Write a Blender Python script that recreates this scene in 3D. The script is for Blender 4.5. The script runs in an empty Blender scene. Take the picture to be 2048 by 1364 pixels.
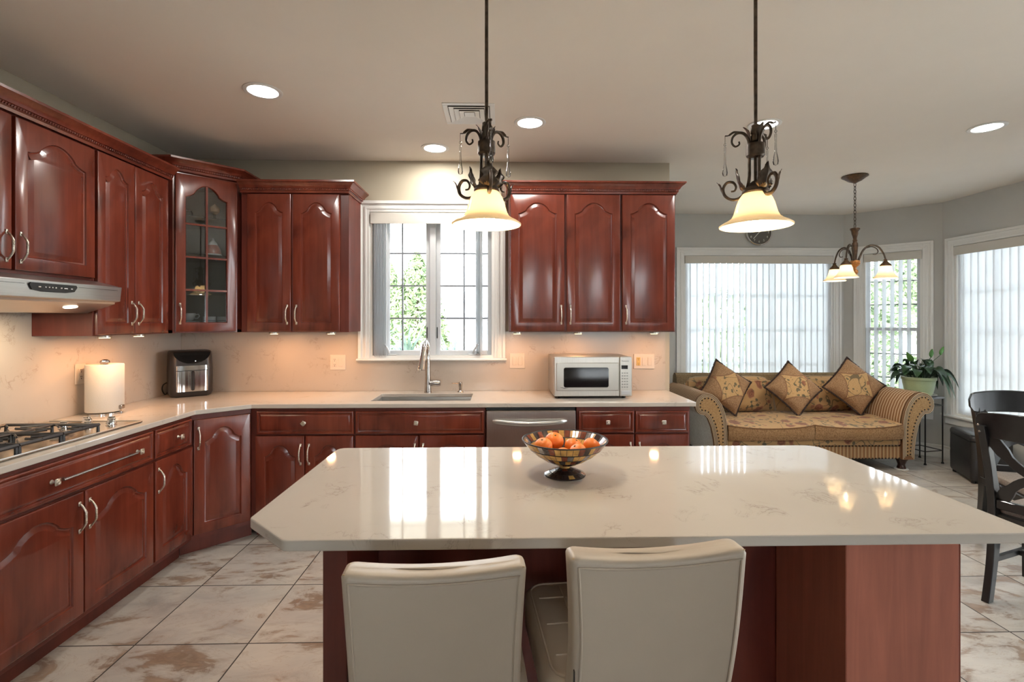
import bpy, bmesh, math, random
from mathutils import Vector, Matrix

random.seed(11)
SC = bpy.context.scene
COL = SC.collection
PI = math.pi
R = math.radians

# ------------------------------------------------------------------ camera, sky, exposure
CEIL = 2.743
cam_d = bpy.data.cameras.new('camera')
cam = bpy.data.objects.new('camera', cam_d)
COL.objects.link(cam)
cam.location = (0, 0, 1.469)
cam.rotation_euler = (PI / 2, 0, -math.atan(0.024))
cam_d.sensor_width = 36
cam_d.lens = 36 * 1000 / 2048
cam_d.shift_y = -40 / 2048
cam_d.clip_start = 0.02
SC.camera = cam

vs = SC.view_settings
vs.view_transform = 'Standard'
vs.look = 'None'
vs.gamma = 1
vs.use_curve_mapping = False
vs.exposure = 0.62

world = bpy.data.worlds.new('sky')
SC.world = world
world.use_nodes = True
wn = world.node_tree.nodes
wl = world.node_tree.links
wn.clear()
wo = wn.new('ShaderNodeOutputWorld')
wb = wn.new('ShaderNodeBackground')
wr = wn.new('ShaderNodeValToRGB')
wg = wn.new('ShaderNodeTexCoord')
ws = wn.new('ShaderNodeSeparateXYZ')
wl.new(wg.outputs['Generated'], ws.inputs[0])
wl.new(ws.outputs['Z'], wr.inputs[0])
wr.color_ramp.elements[0].position = 0.0
wr.color_ramp.elements[0].color = (0.93, 0.96, 1.0, 1)
wr.color_ramp.elements[1].position = 0.7
wr.color_ramp.elements[1].color = (0.80, 0.89, 1.0, 1)
wl.new(wr.outputs[0], wb.inputs[0])
wb.inputs[1].default_value = 10.0
wl.new(wb.outputs[0], wo.inputs[0])

sun_d = bpy.data.lights.new('sun', 'SUN')
sun_d.energy = 6.0
sun_d.angle = R(8)
sun_d.color = (1, 0.95, 0.86)
sun = bpy.data.objects.new('sun', sun_d)
sun.rotation_euler = (R(38), R(-14), 0)      # from behind the house roof, onto the garden trees
COL.objects.link(sun)

try:
    SC.cycles.max_bounces = 10
    SC.cycles.diffuse_bounces = 5
    SC.cycles.glossy_bounces = 5
    SC.cycles.transmission_bounces = 8
    SC.cycles.transparent_max_bounces = 16
    SC.cycles.sample_clamp_indirect = 6
    SC.cycles.caustics_reflective = False
    SC.cycles.caustics_refractive = False
except Exception:
    pass


# ------------------------------------------------------------------ material helpers
MATS = {}


def hexc(r, g, b):
    f = lambda c: (c / 255 / 12.92) if c / 255 <= .04045 else ((c / 255 + .055) / 1.055) ** 2.4
    return (f(r), f(g), f(b), 1)


class NT:
    def __init__(s, name):
        s.m = bpy.data.materials.new(name)
        s.m.use_nodes = True
        s.n = s.m.node_tree.nodes
        s.l = s.m.node_tree.links
        s.b = s.n['Principled BSDF']
        s.out = s.n['Material Output']

    def N(s, t, **k):
        n = s.n.new(t)
        for a, v in k.items():
            setattr(n, a, v)
        return n

    def L(s, a, b):
        s.l.new(a, b)

    def set(s, **k):
        for a, v in k.items():
            s.b.inputs[a.replace('_', ' ')].default_value = v
        return s

    def coord(s, scale=(1, 1, 1), rot=(0, 0, 0), loc=(0, 0, 0), src='Object'):
        tc = s.N('ShaderNodeTexCoord')
        mp = s.N('ShaderNodeMapping')
        mp.inputs['Scale'].default_value = scale
        mp.inputs['Rotation'].default_value = rot
        mp.inputs['Location'].default_value = loc
        s.L(tc.outputs[src], mp.inputs['Vector'])
        return mp.outputs[0]

    def noise(s, vec, scale, detail=3, rough=.5, dist=0.0):
        n = s.N('ShaderNodeTexNoise')
        s.L(vec, n.inputs['Vector'])
        n.inputs['Scale'].default_value = scale
        n.inputs['Detail'].default_value = detail
        n.inputs['Roughness'].default_value = rough
        n.inputs['Distortion'].default_value = dist
        return n.outputs['Fac']

    def ramp(s, fac, stops, interp='LINEAR'):
        r = s.N('ShaderNodeValToRGB')
        e = r.color_ramp.elements
        r.color_ramp.interpolation = interp
        while len(e) < len(stops):
            e.new(.5)
        for i, (p, c) in enumerate(stops):
            e[i].position = p
            e[i].color = c if len(c) == 4 else (*c, 1)
        s.L(fac, r.inputs[0])
        return r.outputs[0]

    def mix(s, fac, a, b, mode='MIX'):
        n = s.N('ShaderNodeMix', data_type='RGBA', blend_type=mode)
        for v, i in ((fac, 0), (a, 6), (b, 7)):
            if hasattr(v, 'is_output'):
                s.L(v, n.inputs[i])
            else:
                n.inputs[i].default_value = v if i == 0 or len(v) == 4 else (*v, 1)
        return n.outputs[2]

    def math(s, op, a, b=None, c=None):
        n = s.N('ShaderNodeMath', operation=op)
        for i, v in enumerate((a, b, c)):
            if v is None:
                continue
            if hasattr(v, 'is_output'):
                s.L(v, n.inputs[i])
            else:
                n.inputs[i].default_value = v
        return n.outputs[0]

    def bump(s, h, strength=.2, dist=.002):
        b = s.N('ShaderNodeBump')
        b.inputs['Strength'].default_value = strength
        b.inputs['Distance'].default_value = dist
        s.L(h, b.inputs['Height'])
        s.L(b.outputs[0], s.b.inputs['Normal'])

    def base(s, c):
        s.L(c, s.b.inputs['Base Color'])


def plain(name, col, rough=.5, metal=0.0, noise=.0, nscale=8, spec=.5, coat=0.0, bump=0.0, bscale=200):
    if name in MATS:
        return MATS[name]
    t = NT(name)
    t.set(Roughness=rough, Metallic=metal)
    t.b.inputs['Specular IOR Level'].default_value = spec
    t.b.inputs['Coat Weight'].default_value = coat
    c4 = col if len(col) == 4 else (*col, 1)
    t.b.inputs['Base Color'].default_value = c4
    v = t.coord()
    if noise:
        lo = tuple(max(0, x * (1 - noise)) for x in c4[:3])
        hi = tuple(min(1, x * (1 + noise)) for x in c4[:3])
        t.base(t.ramp(t.noise(v, nscale, 4), [(.3, lo), (.7, hi)]))
    if bump:
        t.bump(t.noise(v, bscale, 2), bump)
    MATS[name] = t.m
    return t.m


def emit(name, col, strength):
    t = NT(name)
    t.b.inputs['Base Color'].default_value = (*col, 1)
    t.b.inputs['Emission Color'].default_value = (*col, 1)
    t.b.inputs['Emission Strength'].default_value = strength
    return t.m


def wood_mat(name, c_dark, c_mid, c_light, rough=.24, coat=.35):
    t = NT(name)
    v1 = t.coord(scale=(14, 14, 0.9))
    g = t.noise(v1, 2.2, 5, .6, .6)
    v2 = t.coord(scale=(1.6, 1.6, 1.0))
    cl = t.noise(v2, 2.0, 3, .55, .8)
    a = t.ramp(cl, [(.28, c_dark), (.5, c_mid), (.78, c_light)])
    b = t.ramp(g, [(.3, (.62, .55, .5)), (.7, (1.15, 1.1, 1.05))])
    t.base(t.mix(.55, a, b, 'MULTIPLY'))
    t.set(Roughness=rough)
    t.b.inputs['Coat Weight'].default_value = coat
    t.b.inputs['Coat Roughness'].default_value = .12
    t.bump(g, .04, .002)
    return t.m


M_WOOD = wood_mat('cherry_wood', (.090, .0175, .0100), (.165, .0330, .0180), (.235, .054, .027))
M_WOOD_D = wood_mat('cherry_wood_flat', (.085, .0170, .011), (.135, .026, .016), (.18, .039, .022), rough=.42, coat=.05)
M_DARKLINE = plain('shadow_gap', (.012, .004, .003), .8)
M_WALL_WARMLIT = plain('wall_paint_warm_lit', (.44, .39, .30), .75, noise=.03, nscale=3, bump=.05, bscale=260)  # same paint as the bay walls, warm kitchen light put into the colour
M_WALL_DAYLIT = plain('wall_paint_daylit', (.54, .54, .52), .75, noise=.03, nscale=3, bump=.05, bscale=260)  # the kitchen's wall paint again, coloured as daylight shows it
M_CEIL = plain('ceiling_paint', (.82, .765, .69), .85, noise=.02, nscale=2)
M_TRIM = plain('white_trim_paint', (.78, .78, .755), .38, noise=.02, nscale=4)
M_VINYL = plain('window_vinyl', (.62, .64, .66), .35)
M_MUNTIN = plain('window_grille', (.20, .215, .24), .4)
M_PLATE = plain('wall_plate_plastic', (.62, .555, .48), .35)
M_HOLE = plain('socket_slot', (.05, .035, .025), .6)
M_SILVER = plain('antique_silver', (.62, .57, .48), .28, 1.0, noise=.25, nscale=120)
M_STEEL = None
M_CHROME = plain('chrome', (.72, .72, .72), .12, 1.0)
M_NICKEL = plain('brushed_nickel', (.42, .39, .36), .26, 1.0, noise=.08, nscale=60)
M_BLACK = plain('black_plastic', (.012, .012, .013), .35)
M_BLACKGLOSS = plain('gloss_black', (.006, .006, .007), .08)
M_IRON = plain('cast_iron', (.030, .030, .033), .42, noise=.2, nscale=80)
M_BRONZE = plain('dark_bronze', (.085, .062, .045), .36, .7, noise=.5, nscale=38)
M_GOLDLEAF = plain('gilded_bronze', (.42, .25, .10), .42, .6, noise=.35, nscale=60)
M_BROWNGOLD = plain('aged_gold_resin', (.095, .052, .027), .42, .45, noise=.5, nscale=42)
M_COPPER = plain('antique_copper_gold', (.42, .19, .06), .36, .6, noise=.4, nscale=60)
M_CHAIR = plain('black_painted_wood', (.010, .010, .011), .30, coat=.25, noise=.2, nscale=30)
M_LEATHER_B = plain('black_leather', (.016, .015, .016), .36, noise=.15, nscale=12, bump=.12, bscale=240)
M_LEATHER_W = plain('ivory_leather', (.43, .36, .285), .42, noise=.03, nscale=5, bump=.05, bscale=420)
M_STITCH = plain('tan_thread', (.45, .33, .18), .7)
M_WHITE = plain('white_ceramic', (.78, .77, .75), .18)
M_PAPER = plain('paper_towel', (.60, .575, .52), .9, bump=.25, bscale=160)
M_STUD = plain('nailhead', (.020, .013, .010), .35, .4)


def steel_mat(name, col, rough, sc, st=.10):
    t = NT(name)
    v = t.coord(scale=sc)
    n = t.noise(v, 3, 3, .6)
    t.base(t.ramp(n, [(.3, tuple(c * .88 for c in col)), (.7, col)]))
    t.set(Metallic=1.0)
    rr = t.N('ShaderNodeMapRange')
    t.L(n, rr.inputs[0])
    rr.inputs[3].default_value = rough - .05
    rr.inputs[4].default_value = rough + .06
    t.L(rr.outputs[0], t.b.inputs['Roughness'])
    return t.m


M_STEEL = steel_mat('brushed_steel', (.55, .52, .465), .33, (120, 120, 3))
M_STEEL_H = steel_mat('brushed_steel_horizontal', (.54, .54, .53), .32, (3, 3, 120))
M_STEEL_FLAT = steel_mat('cooktop_steel', (.60, .54, .45), .22, (40, 4, 40))


def quartz(name, base, vein, rough=.07, vs_=1.0):
    t = NT(name)
    v = t.coord()
    cl = t.noise(v, 2.3 * vs_, 3, .5, .4)
    n1 = t.noise(v, 5.5 * vs_, 6, .62, 1.6)
    a = t.math('ABSOLUTE', t.math('SUBTRACT', n1, .5))
    line = t.math('LESS_THAN', a, .0065)
    msk = t.ramp(t.noise(v, 6.5 * vs_, 2, .5), [(.54, (0, 0, 0)), (.66, (1, 1, 1))])
    f = t.math('MULTIPLY', line, msk)
    halo = t.ramp(a, [(0, (.55, .55, .55)), (.05, (0, 0, 0))])
    f2 = t.math('MULTIPLY', t.math('MULTIPLY', halo, msk), .35)
    b0 = tuple(c * .955 for c in base)
    c = t.ramp(cl, [(.3, b0), (.7, base)])
    c = t.mix(f2, c, vein)
    c = t.mix(t.math('MULTIPLY', f, .55), c, vein)
    t.base(c)
    t.set(Roughness=rough)
    t.b.inputs['Specular IOR Level'].default_value = .55
    return t.m


M_QUARTZ = quartz('white_quartz', (.54, .495, .44), (.31, .265, .22), .06)
M_SPLASH = quartz('quartz_backsplash', (.52, .455, .385), (.30, .215, .16), .22, 1.25)


def tile_mat():
    t = NT('stone_look_tile')
    tc = t.N('ShaderNodeTexCoord')
    S = .508
    def vm(op, a, b):
        n = t.N('ShaderNodeVectorMath', operation=op)
        t.L(a, n.inputs[0])
        if hasattr(b, 'is_output'):
            t.L(b, n.inputs[1])
        else:
            n.inputs[1].default_value = b
        return n.outputs[0]
    p = vm('ADD', tc.outputs['Object'], (1.655, -2.306, 0))
    p = vm('DIVIDE', p, (S, S, 1))
    cell = vm('FLOOR', p, (0, 0, 0))
    fr = vm('SUBTRACT', p, cell)
    sx = t.N('ShaderNodeSeparateXYZ')
    t.L(fr, sx.inputs[0])
    def edge(o):
        return t.math('MINIMUM', o, t.math('SUBTRACT', 1.0, o))
    e = t.math('MINIMUM', edge(sx.outputs[0]), edge(sx.outputs[1]))
    grout = t.math('LESS_THAN', e, .0062)
    wnz = t.N('ShaderNodeTexWhiteNoise', noise_dimensions='2D')
    t.L(cell, wnz.inputs['Vector'])
    off = vm('MULTIPLY', wnz.outputs['Color'], (9, 9, 9))
    q = vm('ADD', p, off)
    mp = t.N('ShaderNodeMapping')
    t.L(q, mp.inputs['Vector'])
    mp.inputs['Rotation'].default_value = (0, 0, R(-38))
    mp.inputs['Scale'].default_value = (.62, 1.25, 1)
    v = mp.outputs[0]
    big = t.noise(v, 1.5, 5, .58, .9)
    fine = t.noise(v, 9, 6, .65, .6)
    ved = t.noise(v, 1.75, 6, .62, 1.5)
    cream = t.ramp(big, [(.30, (.37, .34, .31)), (.45, (.50, .465, .42)), (.62, (.58, .54, .475)), (.8, (.44, .395, .34))])
    comb = t.math('ADD', t.math('MULTIPLY', ved, .72), t.math('MULTIPLY', fine, .28))
    mask = t.ramp(comb, [(.50, (0, 0, 0)), (.55, (.35, .35, .35)), (.575, (.85, .85, .85)), (.63, (1, 1, 1))])
    rust = t.ramp(fine, [(.32, (.30, .205, .135)), (.5, (.19, .105, .06)), (.7, (.36, .235, .145))])
    c = t.mix(t.math('MULTIPLY', mask, .82), cream, rust)
    line = t.math('LESS_THAN', t.math('ABSOLUTE', t.math('SUBTRACT', ved, .47)), .004)
    c = t.mix(t.math('MULTIPLY', line, .35), c, (.38, .27, .18))
    c = t.mix(grout, c, (.055, .048, .042))
    t.base(c)
    t.L(t.math('ADD', t.math('MULTIPLY', grout, .5), .30), t.b.inputs['Roughness'])
    inv = t.math('SUBTRACT', 1.0, grout)
    t.bump(inv, .4, .002)
    return t.m


M_TILE = tile_mat()


def glass_mat(name, tint=(1, 1, 1), refl=1.0, rough=0.0):
    t = NT(name)
    t.n.remove(t.b)
    tr = t.N('ShaderNodeBsdfTransparent')
    tr.inputs[0].default_value = (*tint, 1)
    gl = t.N('ShaderNodeBsdfGlossy')
    gl.inputs['Roughness'].default_value = rough
    fr = t.N('ShaderNodeFresnel')
    fr.inputs[0].default_value = 1.5
    mx = t.N('ShaderNodeMixShader')
    t.L(t.math('MULTIPLY', fr.outputs[0], refl), mx.inputs[0])
    t.L(tr.outputs[0], mx.inputs[1])
    t.L(gl.outputs[0], mx.inputs[2])
    t.L(mx.outputs[0], t.out.inputs[0])
    return t.m


M_PANE = glass_mat('window_glass', (.97, .985, .98), .9)
M_CABGLASS = glass_mat('cabinet_glass', (.86, .88, .88), 2.6)
M_CRYSTAL = glass_mat('clear_crystal', (.93, .93, .92), 2.4, .03)


def translucent(name, col, tcol, fac, rough=.5, gloss=.0):
    t = NT(name)
    t.n.remove(t.b)
    d = t.N('ShaderNodeBsdfDiffuse')
    d.inputs[0].default_value = (*col, 1)
    tr = t.N('ShaderNodeBsdfTranslucent')
    tr.inputs[0].default_value = (*tcol, 1)
    mx = t.N('ShaderNodeMixShader')
    mx.inputs[0].default_value = fac
    t.L(d.outputs[0], mx.inputs[1])
    t.L(tr.outputs[0], mx.inputs[2])
    o = mx.outputs[0]
    if gloss:
        g = t.N('ShaderNodeBsdfGlossy')
        g.inputs['Roughness'].default_value = .12
        m2 = t.N('ShaderNodeMixShader')
        m2.inputs[0].default_value = gloss
        t.L(o, m2.inputs[1])
        t.L(g.outputs[0], m2.inputs[2])
        o = m2.outputs[0]
    t.L(o, t.out.inputs[0])
    return t.m


M_VANE = translucent('blind_vinyl', (.78, .785, .79), (.90, .92, .94), .50)
M_SHADE = translucent('amber_alabaster_glass', (.86, .78, .62), (.99, .88, .68), .55, gloss=.05)
M_SHADE_C = translucent('frosted_bell_glass', (.88, .80, .66), (.99, .90, .72), .55, gloss=.04)
M_BULB = emit('lamp_bulb', (1.0, .83, .60), 210)
M_BULB_C = emit('small_lamp_bulb', (1.0, .84, .62), 240)
M_LENS = emit('downlight_lens', (1.0, .97, .93), 9)
M_HOODLED = emit('hood_lamp_lens', (1.0, .86, .66), 2.5)
M_PUCK = emit('undercabinet_lens', (1.0, .72, .42), 4)


def leaf_mat(name, c1, c2, rough=.4, tr=.0):
    t = NT(name)
    t.base(t.ramp(t.noise(t.coord(), 9, 3), [(.3, c1), (.7, c2)]))
    t.set(Roughness=rough)
    return t.m


M_PLANT = leaf_mat('lily_leaf', (.010, .028, .014), (.028, .075, .026), .34)
M_PLANT_L = leaf_mat('young_lily_leaf', (.05, .17, .03), (.10, .27, .06), .4)
M_POT = plain('sage_glazed_pot', (.40, .50, .30), .3, noise=.12, nscale=7)
M_SOIL = plain('potting_soil', (.03, .02, .014), .95, noise=.4, nscale=60)
M_TREE = leaf_mat('arborvitae_foliage', (.07, .12, .05), (.32, .40, .19), .8)
M_TREE2 = leaf_mat('garden_foliage', (.08, .13, .07), (.32, .39, .22), .8)
M_SPIKE = leaf_mat('blue_green_foliage', (.10, .17, .14), (.30, .42, .36), .6)
M_BOUNCE_GROUND = plain('pale_bounce_ground', (.52, .50, .46), .85, noise=.12, nscale=1.2)  # garden ground made pale to bounce daylight up to the ceiling


# ------------------------------------------------------------------ sofa fabrics
def floral_mat(name, ground, local_scale=1.0, seed=0.0):
    t = NT(name)
    v = t.coord(scale=(local_scale,) * 3, loc=(seed, seed * .7, seed * .3))
    wob = t.N('ShaderNodeTexNoise')
    t.L(v, wob.inputs['Vector'])
    wob.inputs['Scale'].default_value = 9
    wob.inputs['Detail'].default_value = 2
    ad = t.N('ShaderNodeVectorMath', operation='MULTIPLY_ADD')
    t.L(wob.outputs['Color'], ad.inputs[0])
    ad.inputs[1].default_value = (.10, .10, .10)
    t.L(v, ad.inputs[2])
    w = ad.outputs[0]
    def spots(scale, thr, sel):
        vo = t.N('ShaderNodeTexVoronoi')
        t.L(w, vo.inputs['Vector'])
        vo.inputs['Scale'].default_value = scale
        sx = t.N('ShaderNodeSeparateColor')
        t.L(vo.outputs['Color'], sx.inputs[0])
        near = t.math('LESS_THAN', vo.outputs['Distance'], thr)
        pick = t.math('GREATER_THAN', sx.outputs[0], sel)
        return t.math('MULTIPLY', near, pick), vo.outputs['Distance']
    fl, fd = spots(7.5, .36, .42)
    lf, ld = spots(17, .33, .45)
    weave = t.noise(v, 260, 1)
    g = t.mix(.35, ground, t.ramp(weave, [(.3, tuple(c * .7 for c in ground)), (.7, tuple(min(1, c * 1.2) for c in ground))]))
    stem = t.math('LESS_THAN', t.math('ABSOLUTE', t.math('SUBTRACT', t.noise(v, 6, 1, .4, .5), .5)), .012)
    c = t.mix(t.math('MULTIPLY', stem, .75), g, (.10, .09, .055))
    c = t.mix(t.math('MULTIPLY', lf, .85), c, (.085, .085, .058))
    petals = t.ramp(fd, [(.0, (.10, .035, .025)), (.16, (.30, .11, .07)), (.22, (.15, .05, .035)), (.36, (.38, .17, .10))])
    c = t.mix(t.math('MULTIPLY', fl, .9), c, petals)
    t.base(c)
    t.set(Roughness=.9)
    t.b.inputs['Sheen Weight'].default_value = .15
    t.bump(weave, .25, .002)
    return t.m


def weave_mat(name, c1, c2, sc=70):
    t = NT(name)
    v = t.coord()
    n = t.noise(v, sc, 3, .7)
    n2 = t.noise(v, 5, 2)
    c = t.ramp(n, [(.35, c1), (.65, c2)])
    c = t.mix(.25, c, t.ramp(n2, [(.3, (.6, .5, .42)), (.7, (1, 1, 1))]), 'MULTIPLY')
    t.base(c)
    t.set(Roughness=.92)
    t.bump(n, .35, .003)
    return t.m


def stripe_mat(name, axis, period, stops):
    t = NT(name)
    tc = t.N('ShaderNodeTexCoord')
    sx = t.N('ShaderNodeSeparateXYZ')
    t.L(tc.outputs['Object'], sx.inputs[0])
    f = t.math('FRACT', t.math('DIVIDE', sx.outputs[axis], period))
    c = t.ramp(f, stops, 'CONSTANT')
    n = t.noise(t.coord(), 220, 2)
    c = t.mix(.3, c, t.ramp(n, [(.3, (.65, .6, .55)), (.7, (1, 1, 1))]), 'MULTIPLY')
    t.base(c)
    t.set(Roughness=.85)
    return t.m


CREAM = (.50, .335, .165)
TAN = (.285, .150, .066)
M_FLORAL = floral_mat('floral_tapestry', (.50, .315, .145))
M_CHENILLE = weave_mat('tan_chenille', (.20, .105, .045), (.40, .245, .12), 90)
M_BOUCLE = weave_mat('gold_boucle', (.30, .175, .075), (.52, .34, .165), 130)
M_PLAIN = weave_mat('plain_grey_beige_backing', (.50, .50, .49), (.64, .64, .63), 60)
M_OLIVE = weave_mat('olive_chenille', (.15, .105, .055), (.27, .20, .115), 80)
STR = [(0, (.60, .46, .31)), (.30, (.24, .11, .045)), (.62, (.36, .20, .09)), (.80, (.20, .09, .04)), (.90, (.60, .46, .31))]
M_STRIPE_Y = stripe_mat('striped_upholstery', 1, .034, STR)
M_STRIPE_X = stripe_mat('striped_rail_upholstery', 0, .036, [(0, (.52, .37, .20)), (.2, (.33, .17, .07)), (.62, (.20, .10, .045)), (.8, (.46, .30, .15))])
M_FRINGE = plain('beaded_fringe', (.035, .016, .012), .55, noise=.5, nscale=60)
M_PIPING = plain('cream_cord', (.42, .34, .24), .8)


def pillow_mat(name, seed):
    t = NT(name)
    tc = t.N('ShaderNodeTexCoord')
    sx = t.N('ShaderNodeSeparateXYZ')
    t.L(tc.outputs['Object'], sx.inputs[0])
    # local x, z lie along the pillow's edges, so the flower panel is the set |x+z| and |x-z| small
    x, z = sx.outputs[0], sx.outputs[2]
    a = t.math('ABSOLUTE', t.math('ADD', x, z))
    b = t.math('ABSOLUTE', t.math('SUBTRACT', x, z))
    # seams bow inwards
    aa = t.math('SUBTRACT', a, t.math('MULTIPLY', t.math('MULTIPLY', b, b), .95))
    bb = t.math('SUBTRACT', b, t.math('MULTIPLY', t.math('MULTIPLY', a, a), .95))
    d = t.math('MAXIMUM', aa, bb)
    inside = t.math('LESS_THAN', d, .158)
    seam = t.math('MULTIPLY', t.math('LESS_THAN', d, .172), t.math('GREATER_THAN', d, .154))
    v = t.coord(loc=(seed, seed, seed))
    n = t.noise(v, 130, 2, .6)
    tan = t.ramp(n, [(.35, (.215, .115, .055)), (.65, (.395, .245, .135))])
    wob = t.N('ShaderNodeTexNoise')
    t.L(v, wob.inputs['Vector'])
    wob.inputs['Scale'].default_value = 12
    ad = t.N('ShaderNodeVectorMath', operation='MULTIPLY_ADD')
    t.L(wob.outputs['Color'], ad.inputs[0])
    ad.inputs[1].default_value = (.07, .07, .07)
    t.L(v, ad.inputs[2])
    def spots(scale, thr, sel):
        vo = t.N('ShaderNodeTexVoronoi')
        t.L(ad.outputs[0], vo.inputs['Vector'])
        vo.inputs['Scale'].default_value = scale
        cx = t.N('ShaderNodeSeparateColor')
        t.L(vo.outputs['Color'], cx.inputs[0])
        return t.math('MULTIPLY', t.math('LESS_THAN', vo.outputs['Distance'], thr), t.math('GREATER_THAN', cx.outputs[0], sel))
    ground = t.ramp(n, [(.3, (.40, .245, .105)), (.7, (.56, .37, .185))])
    stem = t.math('LESS_THAN', t.math('ABSOLUTE', t.math('SUBTRACT', t.noise(v, 8, 1, .4, .4), .5)), .016)
    f = t.mix(t.math('MULTIPLY', stem, .8), ground, (.085, .075, .05))
    f = t.mix(t.math('MULTIPLY', spots(22, .35, .5), .8), f, (.075, .08, .055))
    f = t.mix(t.math('MULTIPLY', spots(11, .34, .55), .75), f, (.25, .085, .05))
    c = t.mix(inside, tan, f)
    c = t.mix(t.math('MULTIPLY', seam, .7), c, (.20, .10, .055))
    t.base(c)
    t.set(Roughness=.9)
    t.bump(n, .3, .003)
    return t.m


# ------------------------------------------------------------------ mesh builder
class MB:
    def __init__(s):
        s.v, s.f, s.mi = [], [], []
        s.cm = 0

    def add(s, vs_, fs, mat=None):
        o = len(s.v)
        if mat is not None:
            vs_ = [mat @ Vector(p) for p in vs_]
        s.v += [tuple(p) for p in vs_]
        for f in fs:
            s.f.append([i + o for i in f])
            s.mi.append(s.cm)
        return s

    def box(s, x0, x1, y0, y1, z0, z1, b=0.0, mat=None):
        if x1 < x0: x0, x1 = x1, x0
        if y1 < y0: y0, y1 = y1, y0
        if z1 < z0: z0, z1 = z1, z0
        b = min(b, (x1 - x0) * .49, (y1 - y0) * .49, (z1 - z0) * .49)
        if b <= 0:
            v = [(x, y, z) for z in (z0, z1) for y in (y0, y1) for x in (x0, x1)]
            f = [(0, 2, 3, 1), (4, 5, 7, 6), (0, 1, 5, 4), (2, 6, 7, 3), (0, 4, 6, 2), (1, 3, 7, 5)]
            return s.add(v, f, mat)
        X, Y, Z = (x0, x1), (y0, y1), (z0, z1)
        v, idx = [], {}
        for i in (0, 1):
            for j in (0, 1):
                for k in (0, 1):
                    cx, cy, cz = X[i], Y[j], Z[k]
                    dx, dy, dz = (b if i == 0 else -b), (b if j == 0 else -b), (b if k == 0 else -b)
                    for a, p in enumerate(((cx, cy + dy, cz + dz), (cx + dx, cy, cz + dz), (cx + dx, cy + dy, cz))):
                        idx[i, j, k, a] = len(v)
                        v.append(p)
        f = []
        for i in (0, 1):
            q = [idx[i, 0, 0, 0], idx[i, 1, 0, 0], idx[i, 1, 1, 0], idx[i, 0, 1, 0]]
            f.append(q if i else q[::-1])
            q = [idx[0, i, 0, 1], idx[0, i, 1, 1], idx[1, i, 1, 1], idx[1, i, 0, 1]]
            f.append(q if i else q[::-1])
            q = [idx[0, 0, i, 2], idx[1, 0, i, 2], idx[1, 1, i, 2], idx[0, 1, i, 2]]
            f.append(q if i else q[::-1])
        for i in (0, 1):
            for j in (0, 1):
                f.append([idx[i, j, 0, 0], idx[i, j, 1, 0], idx[i, j, 1, 1], idx[i, j, 0, 1]])
                f.append([idx[i, 0, j, 0], idx[i, 1, j, 0], idx[i, 1, j, 2], idx[i, 0, j, 2]])
                f.append([idx[0, i, j, 1], idx[1, i, j, 1], idx[1, i, j, 2], idx[0, i, j, 2]])
                for k in (0, 1):
                    f.append([idx[i, j, k, 0], idx[i, j, k, 1], idx[i, j, k, 2]])
        return s.add(v, f, mat)

    def lathe(s, prof, n=32, c=(0, 0, 0), mat=None, cap=True):
        v, f = [], []
        for r, z in prof:
            for i in range(n):
                a = 2 * PI * i / n
                v.append((c[0] + r * math.cos(a), c[1] + r * math.sin(a), c[2] + z))
        m = len(prof)
        for j in range(m - 1):
            for i in range(n):
                k = (i + 1) % n
                f.append((j * n + i, j * n + k, (j + 1) * n + k, (j + 1) * n + i))
        if cap:
            if prof[0][0] > 1e-5:
                f.append(list(range(n))[::-1])
            if prof[-1][0] > 1e-5:
                f.append([(m - 1) * n + i for i in range(n)])
        return s.add(v, f, mat)

    def tube(s, pts, r, n=10, closed=False, cap=True, flat=1.0, mat=None):
        P = [Vector(p) for p in pts]
        m = len(P)
        rs = r if isinstance(r, (list, tuple)) else [r] * m
        v, f = [], []
        T = []
        for i in range(m):
            a = P[(i - 1) % m] if (closed or i > 0) else P[i]
            b = P[(i + 1) % m] if (closed or i < m - 1) else P[i]
            d = b - a
            T.append(d.normalized() if d.length > 1e-9 else Vector((0, 0, 1)))
        up = Vector((0, 0, 1)) if abs(T[0].z) < .9 else Vector((1, 0, 0))
        nx = T[0].cross(up).normalized()
        for i in range(m):
            nx = (nx - T[i] * nx.dot(T[i]))
            nx = nx.normalized() if nx.length > 1e-6 else T[i].orthogonal().normalized()
            ny = T[i].cross(nx)
            for k in range(n):
                a = 2 * PI * k / n
                v.append(P[i] + nx * (math.cos(a) * rs[i]) + ny * (math.sin(a) * rs[i] * flat))
        for i in range(m if closed else m - 1):
            j = (i + 1) % m
            for k in range(n):
                l = (k + 1) % n
                f.append((i * n + k, i * n + l, j * n + l, j * n + k))
        if cap and not closed:
            f.append(list(range(n))[::-1])
            f.append([(m - 1) * n + k for k in range(n)])
        return s.add(v, f, mat)

    def grid(s, fn, nu, nv, mat=None, wrap=False):
        v = [fn(i / (nu if wrap else nu - 1), j / (nv - 1)) for j in range(nv) for i in range(nu)]
        f = []
        for j in range(nv - 1):
            for i in range(nu if wrap else nu - 1):
                k = (i + 1) % nu
                f.append((j * nu + i, j * nu + k, (j + 1) * nu + k, (j + 1) * nu + i))
        return s.add(v, f, mat)

    def prism(s, poly, a0, a1, axis='z', mat=None):
        n = len(poly)
        def P(p, a):
            return {'z': (p[0], p[1], a), 'y': (p[0], a, p[1]), 'x': (a, p[0], p[1])}[axis]
        v = [P(p, a0) for p in poly] + [P(p, a1) for p in poly]
        f = [list(range(n))[::-1], [n + i for i in range(n)]]
        for i in range(n):
            j = (i + 1) % n
            f.append((i, j, n + j, n + i))
        return s.add(v, f, mat)

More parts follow.
